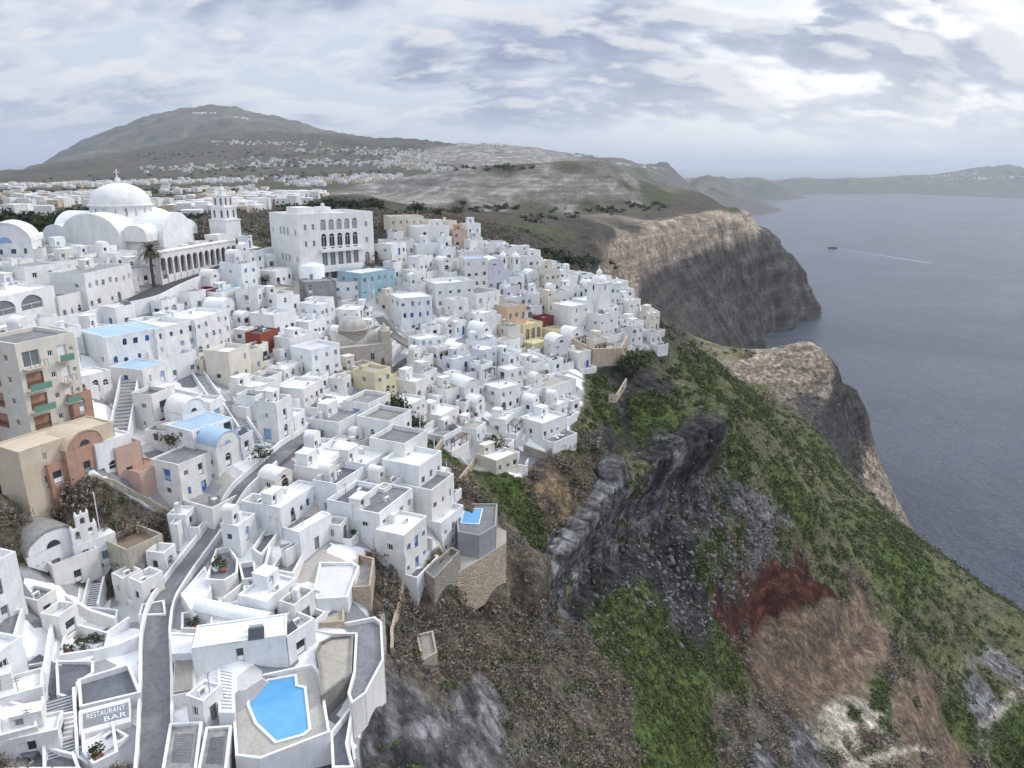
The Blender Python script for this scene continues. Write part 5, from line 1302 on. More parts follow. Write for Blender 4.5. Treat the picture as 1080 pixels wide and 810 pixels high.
# plunge pool platform
zQ = max(ground_hit(486, 545).z, ground_hit(515, 540).z, ground_hit(500, 550).z)+.6
qp, pl_, og_ = deck('plunge_pool', 'grey concrete platform with a small blue plunge pool', 'swimming pool', [(482,548),(486,533),(524,533),(522,556),(505,566),(484,562)], zQ, 'grey_floor', wallh=.3, wallm='shadow_grey', skirt=7, sidem='shadow_grey')
b = MB(0); wq = outline([(486,552),(490,537),(509,537),(505,553)], zQ, og_); prism(b, wq, -.3, .02); b.obj('water', ['pool_water'], qp); b = MB(0); ring_wall(b, wq, -.2, .1, .2); b.obj('coping', ['pool_edge'], qp)
lm('the plunge pool', 498, 548)
deck('terrace', 'curved cream ledge wrapped round the plunge pool platform', 'terrace', [(470,598),(490,582),(512,570),(526,556),(534,560),(534,572),(510,588),(480,606)], ground_hit(512,575).z+1.2, 'beige_floor', wallh=0, skirt=9, wallm='warm_rubble')
deck('terrace', 'grey walkway below the blue shuttered prow house', 'terrace', [(448,606),(476,582),(484,586),(458,614)], ground_hit(466,600).z+.8, 'grey_floor', wallh=.8, skirt=7, sidem='rubble', wallm='rubble')
# restaurant terraces at the bottom corner
zR = ground_hit(110, 725).z+.8
deck('restaurant_terrace', 'slate grey restaurant terrace with planters beside the street', 'terrace', [(60,700),(98,700),(98,712),(82,722),(80,740),(62,735)], zR-.4, 'slate_floor', wallh=.4)
rt, pl_, og_ = deck('restaurant_terrace', 'walled restaurant terrace above the lettered wall', 'terrace', [(84,722),(136,706),(148,735),(86,750)], zR, 'slate_floor', wallh=.7)
lm('the lettered restaurant wall', 110, 745)
# the lettered wall
pA = W(84, 758, zR-.2); pB = W(138, 744, zR-.2); dS = (pB-pA); angS = math.atan2(dS.y, dS.x); LS = dS.length
sg = thing('restaurant_wall', 'sloping white wall with pale RESTAURANT BAR lettering on grey', 'sign wall', (pA.x, pA.y, zR-.2), rot=angS)
b = MB(.01); b.poly([(0,-1.9,-.6),(LS,-1.9,-.6),(LS,0,.75),(0,0,.75)]); b.poly([(0,-1.9,-.6),(0,-1.9,-6),(LS,-1.9,-6),(LS,-1.9,-.6)]); b.poly([(0,0,.75),(LS,0,.75),(LS,.35,.75),(0,.35,.75)])
b.poly([(0,-1.9,-.6),(0,0,.75),(0,.35,.75),(0,.35,-6),(0,-1.9,-6)]); b.poly([(LS,-1.9,-.6),(LS,0,.75),(LS,.35,.75),(LS,.35,-6),(LS,-1.9,-6)]); b.poly([(0,.35,-6),(0,.35,.75),(LS,.35,.75),(LS,.35,-6)]); b.obj('wall', ['whitewash'], sg)
tl = math.atan2(1.35, 1.9)
def on_slope(x, v, lift): return (x, -1.9+v*math.cos(tl)-lift*math.sin(tl), -.6+v*math.sin(tl)+lift*math.cos(tl))
b = MB(0); b.poly([on_slope(.4,.55,.012), on_slope(LS-.15,.55,.012), on_slope(LS-.15,2.1,.012), on_slope(.4,2.1,.012)]); b.obj('sign_panel', ['slate_panel'] if 'slate_panel' in MT else ['frame_grey'], sg)
for txt, xx, vv, sz in (('RESTAURANT', .7, 1.42, .80), ('BAR', LS-2.6, .72, .72)):
    fc = bpy.data.curves.new('lettering', 'FONT'); fc.body = txt; fc.size = sz; fc.extrude = .01; fc.space_character = 1.05
    fo = bpy.data.objects.new('lettering', fc); COL.objects.link(fo); dg_ = bpy.context.evaluated_depsgraph_get(); me_ = bpy.data.meshes.new_from_object(fo.evaluated_get(dg_))
    wtxt = max(v.co.x for v in me_.vertices); bpy.data.objects.remove(fo)
    avail = LS-1.2 if txt != 'BAR' else 2.2
    for v in me_.vertices: v.co.x *= avail/wtxt
    me_.materials.clear(); me_.materials.append(MT['frame_white'])
    lo = bpy.data.objects.new('lettering', me_); COL.objects.link(lo); lo.parent = sg; lo.location = on_slope(xx, vv, .03); lo.rotation_euler = (tl, 0, 0)
# courts and terraces one after another down the slope
def plant_at(px, py, z, s=1.3, k=0):
    p = W(px, py, z); ob = bpy.data.objects.new('potted_plant', pot_mesh(k)); COL.objects.link(ob); ob.location = p; ob.scale = (s,)*3; POTS.append((ob, None))
def court(pxs, m, label, dz=.5, wallh=.8, plants=(), **k):
    cx = sum(p[0] for p in pxs)/len(pxs); cy = sum(p[1] for p in pxs)/len(pxs); z = ground_hit(cx, cy).z+dz
    r = deck(k.pop('name', 'terrace'), label, 'terrace', pxs, z, m, wallh=wallh, **k)
    for i, (a, b) in enumerate(plants): plant_at(a, b, z, random.Random(i+int(a)).uniform(1, 1.9), i)
    return r, z
court([(278,544),(322,519),(330,524),(292,550)], 'flagstone', 'flagstone terrace before the five-doored house', plants=[(318,523),(322,526),(314,527)])
court([(267,582),(281,561),(294,564),(276,588)], 'slate_floor', 'slate grey terrace framed by low walls beside the round terrace', wallh=.6)
court([(286,606),(308,578),(325,580),(309,610)], 'flagstone', 'tiled terrace with a blue covered tub', wallh=.9)
court([(218,616),(229,584),(242,582),(251,595),(250,609),(237,617)], 'grey_floor', 'round grey terrace with a planter in its middle', dz=1.2, plants=[(231,600),(236,603),(228,603)])
court([(253,599),(268,597),(270,614),(257,616)], 'slate_floor', 'small square slate terrace next to the round one', dz=.8)
court([(258,622),(287,619),(286,631),(258,634)], 'grey_floor', 'small grey step terrace above the white passage', dz=.6, wallh=.6, plants=[(268,626)])
court([(262,639),(284,637),(282,653),(261,655)], 'slate_floor', 'dark step terrace with pots above the white passage', dz=.3, wallh=.6, plants=[(266,645),(277,642)])
court([(225,640),(252,636),(256,662),(222,668)], 'whitewash', 'blank white roof terrace seaward of the round terrace', dz=1.6, wallh=.25)
court([(192,628),(216,600),(222,622),(206,650)], 'whitewash', 'white stepped roof beside the grey lane', dz=1.6, wallh=.25)
court([(193,652),(216,650),(222,668),(193,668)], 'grey_floor', 'grey court with a low planter beside the street', dz=.3, plants=[(200,664),(206,664)])
court([(22,707),(47,702),(42,740),(17,735)], 'slate_floor', 'narrow slate court with white bollards', dz=.3, wallh=.5)
court([(-4,654),(24,645),(8,700),(-4,700)], 'grey_floor', 'grey paved court cut by white beams', dz=1.2, wallh=.5)
court([(78,643),(124,648),(122,661),(84,654)], 'grey_floor', 'chapel courtyard with ladder stair', dz=.2, wallh=.7, plants=[(90,650)])
court([(72,664),(116,676),(112,692),(66,699)], 'beige_floor', 'sunken planted court with shrubs and yellow flowers', dz=-.2, wallh=1.2, plants=[(84,686),(88,690),(92,684),(76,690),(100,684),(70,692),(106,682)])
court([(151,642),(173,638),(175,652),(148,653)], 'whitewash', 'small white square where the lane meets the street', dz=.5, wallh=.7)
court([(180,669),(222,671),(241,688),(183,690)], 'whitewash', 'broad sloping white slab beside the street', dz=1.4, wallh=.2)
r_, z_ = court([(186,692),(204,690),(204,731),(183,735)], 'whitewash', 'terrace roofed with weathered canes beside the street', dz=.8, wallh=.3)
b = MB(0); pl_ = r_[1]
for i in range(16):
    A_ = Vector(pl_[0]).lerp(Vector(pl_[1]), (i+.5)/16); B_ = Vector(pl_[3]).lerp(Vector(pl_[2]), (i+.5)/16); b.beam((A_.x, A_.y, .5), (B_.x, B_.y, .5), .16, t2=.08)
b.obj('cane_roof', ['beige_floor'], r_[0])
court([(207,704),(228,702),(228,742),(205,742)], 'slate_floor', 'deep slate court between cane roof and ribbed roof', dz=-.6, wallh=1.0)
r_, z_ = court([(231,702),(246,706),(246,752),(232,752)], 'whitewash', 'white ribbed roof strip next to the pool', dz=.6, wallh=.2)
b = MB(0); pl_ = r_[1]
for i in range(14):
    A_ = Vector(pl_[0]).lerp(Vector(pl_[3]), (i+.5)/14); B_ = Vector(pl_[1]).lerp(Vector(pl_[2]), (i+.5)/14); b.beam((A_.x, A_.y, .1), (B_.x, B_.y, .1), .22, t2=.18)
b.obj('rib', ['whitewash'], r_[0])
court([(-5,797),(40,790),(78,800),(84,815),(-5,815)], 'slate_floor', 'slate forecourt at the bottom of the broad staircase', dz=.2, wallh=.6, plants=[(12,800)])
court([(88,775),(104,762),(120,768),(124,800),(100,812),(90,800)], 'whitewash', 'white rounded court with yellow green shrub', dz=.4, wallh=.9, plants=[(99,800),(104,803),(100,806)])
court([(0,740),(36,748),(38,768),(0,778)], 'whitewash', 'white roof behind the slate stairs', dz=2.2, wallh=.3)
for (pxs_, lab) in (([(284,588),(272,640),(262,690)], 'long white spine wall between the stepped terraces'), ([(56,660),(50,700),(44,742)], 'tapering white wall between the slate courts'), ([(70,640),(96,656),(122,664)], 'cream wall under the chapel courtyard'),
                    ([(100,700),(128,692),(150,682)], 'white wall above the lettered restaurant'), ([(240,560),(262,545),(284,524)], 'white wall along the seaward lane'), ([(338,560),(352,545),(372,560)], 'white wall at the foot of the blue-doored terraces')):
    pts = [ground_hit(*p) for p in pxs_]; rows = []; b = MB(.04)
    for i, p in enumerate(pts):
        d = (pts[min(i+1, len(pts)-1)]-pts[max(i-1, 0)]); nn_ = Vector((-d.y, d.x)).normalized()*.45
        rows.append([(p.x, p.y, p.z-3), (p.x, p.y, p.z+1.7), (p.x+nn_.x, p.y+nn_.y, p.z+1.7), (p.x+nn_.x, p.y+nn_.y, p.z-3)])
    b.grid(rows, 0, False); b.poly(rows[0]); b.poly(rows[-1]); tag(b.obj('garden_wall', ['whitewash']), lab, 'wall')
def N_(px, py, a, w, d, h, lab, **k):
    k.setdefault('skirt', 4); k.setdefault('clutter', True)
    w *= .74; d *= .74; h = h*.85
    k.setdefault('blue', .1)
    return H(px, py, a, w, d, h, lab, k.pop('name', 'house'), sd=int(px*7+py), **k)
N_(116,796,-30,6.0,4.0,2.6,'white house with curved corner under the lettered restaurant wall',dz=-2.0,dens=.5,roofm='whitewash')
N_(20,760,-60,7,5,3.4,'white block with grey doorway beside the slate stairs',dens=.6)
N_(12,735,-15,7,6,6.2,'tall plain white house with steep blank wall at the corner of the terrace',dens=.3)
N_(35,800,-70,7,4,3.0,'white house end with small window by slate courtyard',dens=.6)
N_(8,655,-20,7,7,8.5,'tall white house with sloping blank wall behind the white staircase',dens=.2,lmk='the tall blank-walled house')
N_(255,700,-75,14,6,3.4,'broad white sloping roofed house behind the blue swimming pool',dens=.3,par=.15)
N_(318,545,-20,13,5,3.8,'long white house with five tall grey doors facing the sea',dens=1.3,terrace=3,terrm='flagstone',lmk='the five-doored house')
N_(335,580,-28,9,2.4,5,'white gable wall house with round opening beside drained pool',dens=.5,par=.2)
N_(300,650,-20,8,6,4.2,'white house with wide double window facing the curved terrace',dens=.8,roofm='whitewash')
N_(285,675,-18,3,14,3,'long narrow white vaulted passage house running down to the pool',dens=.2,roof='vault')
N_(320,690,-30,6,5,3.4,'white house with long window beside the sunken terrace',dens=.8)
# stairs as things: straight flights between two points seen on the ground
def flight(name, label, a, b__, w_, m='whitewash', n=18, side=True, tread='grey_floor', raise_=.3):
    p0, p1 = G_(*a), G_(*b__); d = Vector((p1.x-p0.x, p1.y-p0.y)); L = d.length; ang = math.atan2(d.y, d.x); dz_ = p1.z-p0.z
    if dz_ < 2.0: dz_ = max(dz_, L*.35)
    root = thing(name, label, 'staircase', (p0.x, p0.y, p0.z+raise_), rot=ang)
    b = MB(0)
    for i in range(n): b.box(L*i/n, L*(i+1)/n-.002, -w_/2, w_/2, -4, dz_*(i+1)/n, 0)
    b.obj('riser', [m], root)
    b = MB(0)
    for i in range(n): b.box(L*i/n+.06, L*(i+1)/n-.02, -w_/2+.1, w_/2-.1, dz_*(i+1)/n, dz_*(i+1)/n+.012, 0)
    b.obj('tread', [tread], root)
    if side:
        for s_ in (-1, 1):
            b = MB(.01); y0_ = s_*(w_/2+.003); y1_ = s_*(w_/2+.28)
            pr = [(0,-4),(L,-4),(L,dz_+.8),(0,.8)]
            for y in (y0_, y1_): b.poly([(x, y, z) for x, z in pr])
            b.poly([(0,y0_,.8),(L,y0_,dz_+.8),(L,y1_,dz_+.8),(0,y1_,.8)]); b.poly([(0,y0_,-4),(0,y0_,.8),(0,y1_,.8),(0,y1_,-4)])
            b.obj('side_wall', [m], root)
    occupy(p0, ang, 0, L, -w_/2, w_/2); return root
flight('staircase', 'long white staircase with grey treads beside the blue-roofed chapel house', (126,462), (141,424), 2.6, n=16)
flight('staircase', 'wide grey staircase climbing behind the bellcote chapel', (50,590), (-10,545), 3.4, n=26, tread='concrete', m='ruin')
flight('staircase', 'broad slate staircase rising past the restaurant', (66,812), (66,752), 2.6, tread='slate_floor', m='whitewash', n=22, raise_=0)
flight('staircase', 'steep white ladder-like staircase in the chapel courtyard', (96,645), (104,624), 1.6, n=12)
flight('staircase', 'white staircase under the balconied apartment house', (270,470), (240,425), 2.0, n=22)
flight('staircase', 'grey edged staircase descending the blank white slope', (232,430), (210,398), 1.8, n=18)
flight('staircase', 'white staircase stepping down beside the pool deck wall', (366,812), (360,775), 1.5, n=16)
# retaining walls and garden walls
def wall_line(name, label, pxs, m, above, below, t=.5, cat='wall', zs_=None):
    pts = [ground_hit(*p) for p in pxs]; b = MB(.03)
    c_ = pts[0]
    rows = []
    for i, p in enumerate(pts):
        d = (pts[min(i+1, len(pts)-1)]-pts[max(i-1, 0)]); nn_ = Vector((-d.y, d.x)).normalized()*t
        z = p.z if zs_ is None else zs_
        rows.append([(p.x, p.y, z-below), (p.x, p.y, z+above), (p.x+nn_.x, p.y+nn_.y, z+above), (p.x+nn_.x, p.y+nn_.y, z-below)])
    rr_ = []
    for i in range(len(rows)-1):
        for k in range(4): rr_.append([tuple(np.array(A__)*(1-k/4)+np.array(B__)*k/4) for A__, B__ in zip(rows[i], rows[i+1])])
    rr_.append(rows[-1])
    b.grid(rr_, 0, False); b.poly(rr_[0]); b.poly(rr_[-1])
    o = b.obj(name, [m]); tag(o, label, cat); return o
wall_line('retaining_wall', 'sand coloured retaining wall under the seaward houses', [(602,376),(625,388),(655,386),(662,372)], 'warm_rubble', 5.5, 5, .8)
wall_line('retaining_wall', 'round grey rubble wall under the lowest seaward house', [(552,478),(575,486),(592,474),(598,458)], 'rubble', 2.0, 4, .6)
wall_line('retaining_wall', 'curved grey rubble wall with white arched niche below the cliff edge terrace', [(372,762),(385,745),(402,712),(408,690),(406,655)], 'rubble', 1.2, 7, .8)
wall_line('garden_wall', 'thin pale stone wall running down through the brush to a ruined platform', [(426,612),(420,640),(412,668),(412,690)], 'warm_rubble', 1.0, 2, .4)
wall_line('garden_wall', 'dry stone wall climbing the gully in a bend', [(480,450),(470,462),(458,480)], 'warm_rubble', 1.4, 2, .5)
wall_line('garden_wall', 'dry stone wall on the grassy bank above the gully', [(500,486),(492,498),(480,512)], 'warm_rubble', 1.0, 2, .5)
wall_line('garden_wall', 'low pale kerb wall along the top of the brush slope', [(96,508),(120,512),(150,528),(185,548),(212,560)], 'ruin', .9, 2, .5)
wall_line('retaining_wall', 'short tan concrete slab wall standing in the brush', [(642,425),(650,426),(661,408)], 'warm_rubble', 2.6, 3, .4)
wall_line('retaining_wall', 'grey revetment under the blue shuttered prow house', [(432,612),(446,618),(450,606),(478,586)], 'rubble', 1.0, 6, .6)
deck('ruined_platform', 'dark ruined platform with pale stones deep in the brush', 'platform', [(440,672),(456,668),(460,690),(446,698)], ground_hit(450,682).z+.8, 'rubble', wallh=.4, wallm='ruin', skirt=4)
# ------------------------------------------------------------------ the rest of the houses
STREET_NAMES = 0
def in_town(x, y): return bool(inpoly(np.array([x]), np.array([y]), TOWN_NEAR)[0] or inpoly(np.array([x]), np.array([y]), TOWN_FAR)[0])
rd = random.Random(42)
cands = []
def ang_at(px, py, x, y):
    # facades look to the sea; the hillside turns with the bay
    t = min(1, max(0, (px-400)/120))*min(1, max(0, (480-py)/60))
    return -20*(1-t)-48*t + (-10 if (py < 330 and px > 400) else 0)
s_ = 6.6
for i in range(-20, 20):
    for j in range(2, 44):
        x, y = i*s_, 40+j*s_; x += rd.uniform(-1, 1); y += rd.uniform(-1, 1)
        if not in_town(x, y): continue
        z = gz(x, y); px, py = proj((x, y, z))
        if px < -30 or px > 1080 or py > 840: continue
        cands.append((x, y, z, px, py))
cands.sort(key=lambda c_: c_[1])
NH = 0; AUTO = []
for rnd in range(6):
    for (x, y, z, px, py) in cands:
        if rnd: x += rd.uniform(-3, 3); y += rd.uniform(-3, 3)
        if rnd and not in_town(x, y): continue
        z = gz(x, y); px, py = proj((x, y, z))
        if rnd > 2 and py < 500: continue
        if NH >= 300: break
        if 60 < px < 200 and 515 < py < 600: continue
        a = ang_at(px, py, x, y)+rd.gauss(0, 7)
        w = rd.uniform(5, 9)*(1, .75, .6, .65, .6, .5)[rnd]; d = rd.uniform(4.6, 7.5)*(1, .8, .65, .65, .6, .5)[rnd]
        tr = rd.choice([0, 0, 2, 2.6, 3.2]) if rnd < 2 or rnd == 3 else 0
        if py > 520 or px > 430: w *= .82; d *= .82
        ok = False
        for shrink in (1, .8, .65):
            rc = rect_w((x, y), R(a+90), -w*shrink/2, w*shrink/2, -tr*shrink, d*shrink, -.45)
            if free(rc): ok = True; break
        if not ok: continue
        w *= shrink; d *= shrink; tr *= shrink
        if w < 2.6 or d < 2.4: continue
        h = rd.choice([3.0, 3.3, 3.6, 4.2, 5.6, 6.2]) if min(w, d) > 4 else rd.choice([2.6, 3.0, 3.4])
        if 250 < py < 330 and px > 400: h += .8
        if py > 560: h = min(h, 3.2)
        v = rd.random()
        roof = 'vault' if v < .16 and w < 5.2 else 'flat'
        rm = 'whitewash' if roof == 'vault' or rd.random() < .5 else rd.choice(['concrete','grey_floor','beige_floor','lilac','whitewash'])
        wm = 'whitewash' if rd.random() < .93 else rd.choice(['cream', 'cream', 'lilac'])
        bl = .22 if px < 420 else .12
        # ground at the lowest corner sets how deep the walls reach
        z += rd.uniform(-.2, 1.0)
        r = house('house', '', (x, y, z), a, w, d, h, rd, wallm=wm, roofm=rm, roof=roof, terrace=tr, skirt=7, blue=bl, arch_p=.25, dens=rd.uniform(.8, 1.35), sides=True)
        OCC.append(rc); NH += 1
        feats = []
        par_ = any(c_.name.startswith('pergola') for c_ in r.children)
        blue_ = any(c_.name.startswith(('door', 'window')) and c_.data.materials and c_.data.materials[0].name in ('blue', 'pale_blue') for c_ in r.children)
        ch_ = any(c_.name.startswith('chimney') for c_ in r.children)
        nst = 'two-storey ' if h > 5 else 'low ' if h < 3.2 else ''
        colw = {'whitewash': 'white', 'cream': 'cream', 'lilac': 'pale grey'}[wm]
        kind_ = 'vaulted house' if roof == 'vault' else 'flat house'
        r['_d'] = f"{nst}{colw} {kind_}" + (' with blue doors' if blue_ and py > 330 else ' with terrace' if tr else ' with chimney' if ch_ else '')
        r.name = 'vaulted_house' if roof == 'vault' else 'house'
        AUTO.append((r, px, py))
print('auto houses', NH, 'things', len(THINGS))
ORD = ['', 'second ', 'third ', 'fourth ', 'fifth ', 'sixth ', 'seventh ', 'eighth ', 'ninth ', 'tenth ', 'eleventh ', 'twelfth ', 'thirteenth ', 'fourteenth ', 'fifteenth ', 'sixteenth ', 'seventeenth ', 'eighteenth ', 'nineteenth ', 'twentieth ']+[x+' ' for x in 'twenty-first twenty-second twenty-third twenty-fourth twenty-fifth twenty-sixth twenty-seventh twenty-eighth twenty-ninth thirtieth thirty-first thirty-second thirty-third thirty-fourth'.split()]
DIR = ['seaward of', 'beyond, seaward of', 'behind', 'beyond, inland of', 'inland of', 'before, inland of', 'in front of', 'before, seaward of']
def relate(items, strip=lambda s: s):
    """items: (object, px, py, phrase) -> unique labels from the landmark next to each"""
    bins = {}
    for o, px, py, ph in items:
        k = min(range(len(LM)), key=lambda i: math.hypot(LM[i][1]-px, (LM[i][2]-py)*1.2))
        dx, dy = px-LM[k][1], LM[k][2]-py
        s8 = int(((math.atan2(dy, dx)+math.pi/8) % (2*math.pi))//(math.pi/4))
        bins.setdefault((k, s8), []).append((math.hypot(dx, dy), o, ph))
    for (k, s8), v in bins.items():
        v.sort(key=lambda t: t[0]); seen = {}
        for n_i, (_, o, ph) in enumerate(v):
            o['label'] = f"{ph}, {ORD[n_i] if n_i else 'first '}{DIR[s8]} {LM[k][0]}"
relate([(r, px, py, r['_d']) for r, px, py in AUTO])
for r, _, _ in AUTO: del r['_d']
for o in THINGS:
    if 'px' in o: del o['px']
    if not o.get('group') and o['category'] == 'house': o['group'] = 'whitewashed houses stepping down the cliff'
pits = []
for ob, root in POTS:
    px, py = proj(ob.location); ob['category'] = 'potted plant'; ob['group'] = 'potted plants on the terraces'; pits.append((ob, px, py, 'leafy potted plant'))
relate(pits)

# ------------------------------------------------------------------ things standing about on the terraces
rz = random.Random(77)
def lounger_mesh():
    b = MB(0); b.box(-.35,.35,-1,.3,.22,.32,0,True); b.poly([(-.35,.3,.3),(.35,.3,.3),(.35,.85,.75),(-.35,.85,.75)]); b.poly([(-.35,.3,.22),(.35,.3,.22),(.35,.9,.68),(-.35,.9,.68)])
    for x in (-.3,.3):
        for y in (-.9,.25): b.box(x-.03,x+.03,y-.03,y+.03,0,.22)
    return b.mesh('lounger', ['frame_white'])
def table_mesh():
    b = MB(0); b.lathe(0,0,[(.02,.70),(.45,.70),(.45,.74),(.02,.745)],12); b.cyl(0,0,0,.7,.04,.04,6)
    for k in range(4):
        cx, cy = .75*math.cos(k*math.pi/2), .75*math.sin(k*math.pi/2); b.box(cx-.2,cx+.2,cy-.2,cy+.2,.40,.45,1,True)
        for sx in (-.17,.17):
            for sy in (-.17,.17): b.box(cx+sx-.02,cx+sx+.02,cy+sy-.02,cy+sy+.02,0,.4,1)
        b.box(cx+.2*math.cos(k*math.pi/2)-.2*abs(math.sin(k*math.pi/2))-.02, cx+.2*math.cos(k*math.pi/2)+.2*abs(math.sin(k*math.pi/2))+.02, cy+.2*math.sin(k*math.pi/2)-.2*abs(math.cos(k*math.pi/2))-.02, cy+.2*math.sin(k*math.pi/2)+.2*abs(math.cos(k*math.pi/2))+.02, .45, .9, 1)
    return b.mesh('table_set', ['frame_white','frame_grey'])
def brolly_mesh():
    b = MB(0); b.cyl(0,0,0,2.6,.04,.03,6); b.lathe(0,0,[(.06,1.1),(.17,1.3),(.13,2.2),(.03,2.65)],8,1); b.lathe(0,0,[(.3,0),(.3,.12),(.05,.16)],8); return b.mesh('closed_parasol', ['frame_white','beige_floor'])
LMES, TMES, BMES = lounger_mesh(), table_mesh(), brolly_mesh(); sm_items = []
for r in THINGS:
    ch_ = [c_ for c_ in r.children if c_.name.startswith('terrace')]
    ppx, ppy = proj(r.location)
    if not ch_: continue
    bb = [Vector(v) for v in ch_[0].bound_box]; xa, xb = min(v.x for v in bb)+.7, max(v.x for v in bb)-.7; ya, yb = min(v.y for v in bb)+.8, max(v.y for v in bb)-.8; zt = max(v.z for v in bb)
    if xb-xa < 1 or yb < ya: continue
    for _ in range(rz.choice([0,1,1,2]) if ppy > 380 else rz.choice([0,0,1])):
        kind = rz.choice([('sun_lounger', LMES, 'sun lounger', 'white sun lounger', 'sun loungers'), ('table_set', TMES, 'table', 'small round table set', 'tables on the terraces'), ('closed_parasol', BMES, 'parasol', 'folded beige parasol', 'folded parasols')])
        o = bpy.data.objects.new(kind[0], kind[1]); COL.objects.link(o)
        o.location = r.matrix_basis @ Vector((rz.uniform(xa, xb), rz.uniform(ya, yb), zt)); o.rotation_euler = (0, 0, rz.uniform(0, 6.28)); o['category'] = kind[2]; o['group'] = kind[4]
        a_, b_2 = proj(o.location); sm_items.append((o, a_, b_2, kind[3]))
# low whitewashed walls and short flights in the gaps
GWL = 0
for _ in range(900):
    if GWL >= 70: break
    c_ = rz.choice(cands); x, y = c_[0]+rz.uniform(-4, 4), c_[1]+rz.uniform(-4, 4)
    if not in_town(x, y): continue
    z = gz(x, y); px, py = proj((x, y, z))
    if py < 400 and rz.random() < .7: continue
    a = ang_at(px, py, x, y)+rz.choice([0, 90])+rz.gauss(0, 5); L = rz.uniform(2.5, 6.5); rc = rect_w((x, y), R(a+90), -L/2, L/2, -.3, .3)
    if not free(rc): continue
    stair = rz.random() < .35; root = bpy.data.objects.new('x', None)
    b = MB(.03)
    if stair:
        n = int(L/.34); w2 = .65; hh = rz.uniform(1.2, 2.6)
        for i in range(n): b.box(-L/2+L*i/n, -L/2+L*(i+1)/n-.002, -w2, w2, -3, hh*(i+1)/n)
        b.box(-L/2, L/2, w2+.002, w2+.2, -3, .25); o = b.obj('staircase', ['whitewash']); ph, cat_ = 'short white flight of steps', 'staircase'
    else:
        b.box(-L/2, L/2, -.14, .14, -3, rz.uniform(.9, 1.7)); o = b.obj('garden_wall', ['whitewash']); ph, cat_ = 'low white wall', 'wall'
    bpy.data.objects.remove(root); o.location = (x, y, z); o.rotation_euler = (0, 0, R(a+90)); OCC.append(rc); GWL += 1
    o['category'] = cat_; o['group'] = 'steps between the houses' if stair else 'low walls between the houses'; sm_items.append((o, px, py, ph))
by_kind = {}
for it in sm_items: by_kind.setdefault(it[3], []).append(it)
for v in by_kind.values(): relate(v)
# ------------------------------------------------------------------ vegetation
rv = np.random.default_rng(21)
def leaf_tpl(n, flat=.8, size=.16, shell=.55, seed=1):
    """n small triangles spread through a unit clump"""
    r_ = np.random.default_rng(seed)
    d = r_.normal(size=(n, 3)); d /= np.linalg.norm(d, axis=1)[:, None]; d[:, 2] = np.abs(d[:, 2])*flat
    c_ = d*(shell+(1-shell)*r_.random((n, 1))**.5)*(.85+.35*np.sin(d[:, :1]*5+d[:, 1:2]*4+seed))
    o = r_.normal(size=(n, 3, 3)); o /= np.linalg.norm(o, axis=2)[..., None]
    return c_[:, None, :]+o*size*(.6+.8*r_.random((n, 1, 1)))
def clumps(name, pos, rad, m, n=70, size=.16, flat=.8, vs=4, colm=None):
    tp = [leaf_tpl(n, flat, size, seed=s) for s in range(vs)]
    out = np.empty((len(pos), n, 3, 3), np.float32)
    for k in range(vs):
        ix = np.arange(k, len(pos), vs); th = rv.random(len(ix))*6.283; cs, sn = np.cos(th), np.sin(th)
        t = tp[k][None]; x = t[..., 0]*cs[:, None, None]-t[..., 1]*sn[:, None, None]; y = t[..., 0]*sn[:, None, None]+t[..., 1]*cs[:, None, None]
        rr3 = rad[ix][:, None, None]
        out[ix, ..., 0] = x*rr3+pos[ix, 0][:, None, None]; out[ix, ..., 1] = y*rr3+pos[ix, 1][:, None, None]; out[ix, ..., 2] = t[..., 2]*rr3+pos[ix, 2][:, None, None]
    co = out.reshape(-1, 3); me = mesh_np(name, co, np.arange(len(co)).reshape(-1, 3)); me.materials.append(m)
    ob = bpy.data.objects.new(name, me); COL.objects.link(ob); return ob
def fol_mat(name, c1, c2, sc=.35):
    m, nt, b = mat(name); q = N(nt); p = q.n('ShaderNodeNewGeometry').outputs['Position']
    f = q.ramp(q.noise(p, sc, 3, .6), [(.35, 0), (.65, 1)]); f2 = q.ramp(q.noise(p, 2.2, 2), [(.3, .6), (.7, 1.4)])
    x = q.n('ShaderNodeVectorMath', operation='SCALE'); q.l(q.mix(f, c1, c2), x.inputs[0]); q.l(f2, x.inputs['Scale'])
    q.l(x.outputs[0], b.inputs['Base Color']); b.inputs['Roughness'].default_value = .85; b.inputs['Specular IOR Level'].default_value = .15
    return m
M_br = fol_mat('brown_shrub', (.215,.175,.14), (.15,.128,.095)); M_gr = fol_mat('green_shrub', (.095,.115,.045), (.065,.080,.036)); M_dk = fol_mat('dark_foliage', (.028,.042,.018), (.045,.06,.026))
M_gs = fol_mat('grass', (.085,.118,.032), (.075,.095,.036), .2); M_gy = fol_mat('grey_shrub', (.20,.19,.17), (.15,.14,.12)); M_palm = fol_mat('palm_leaf', (.055,.060,.028), (.085,.072,.04))
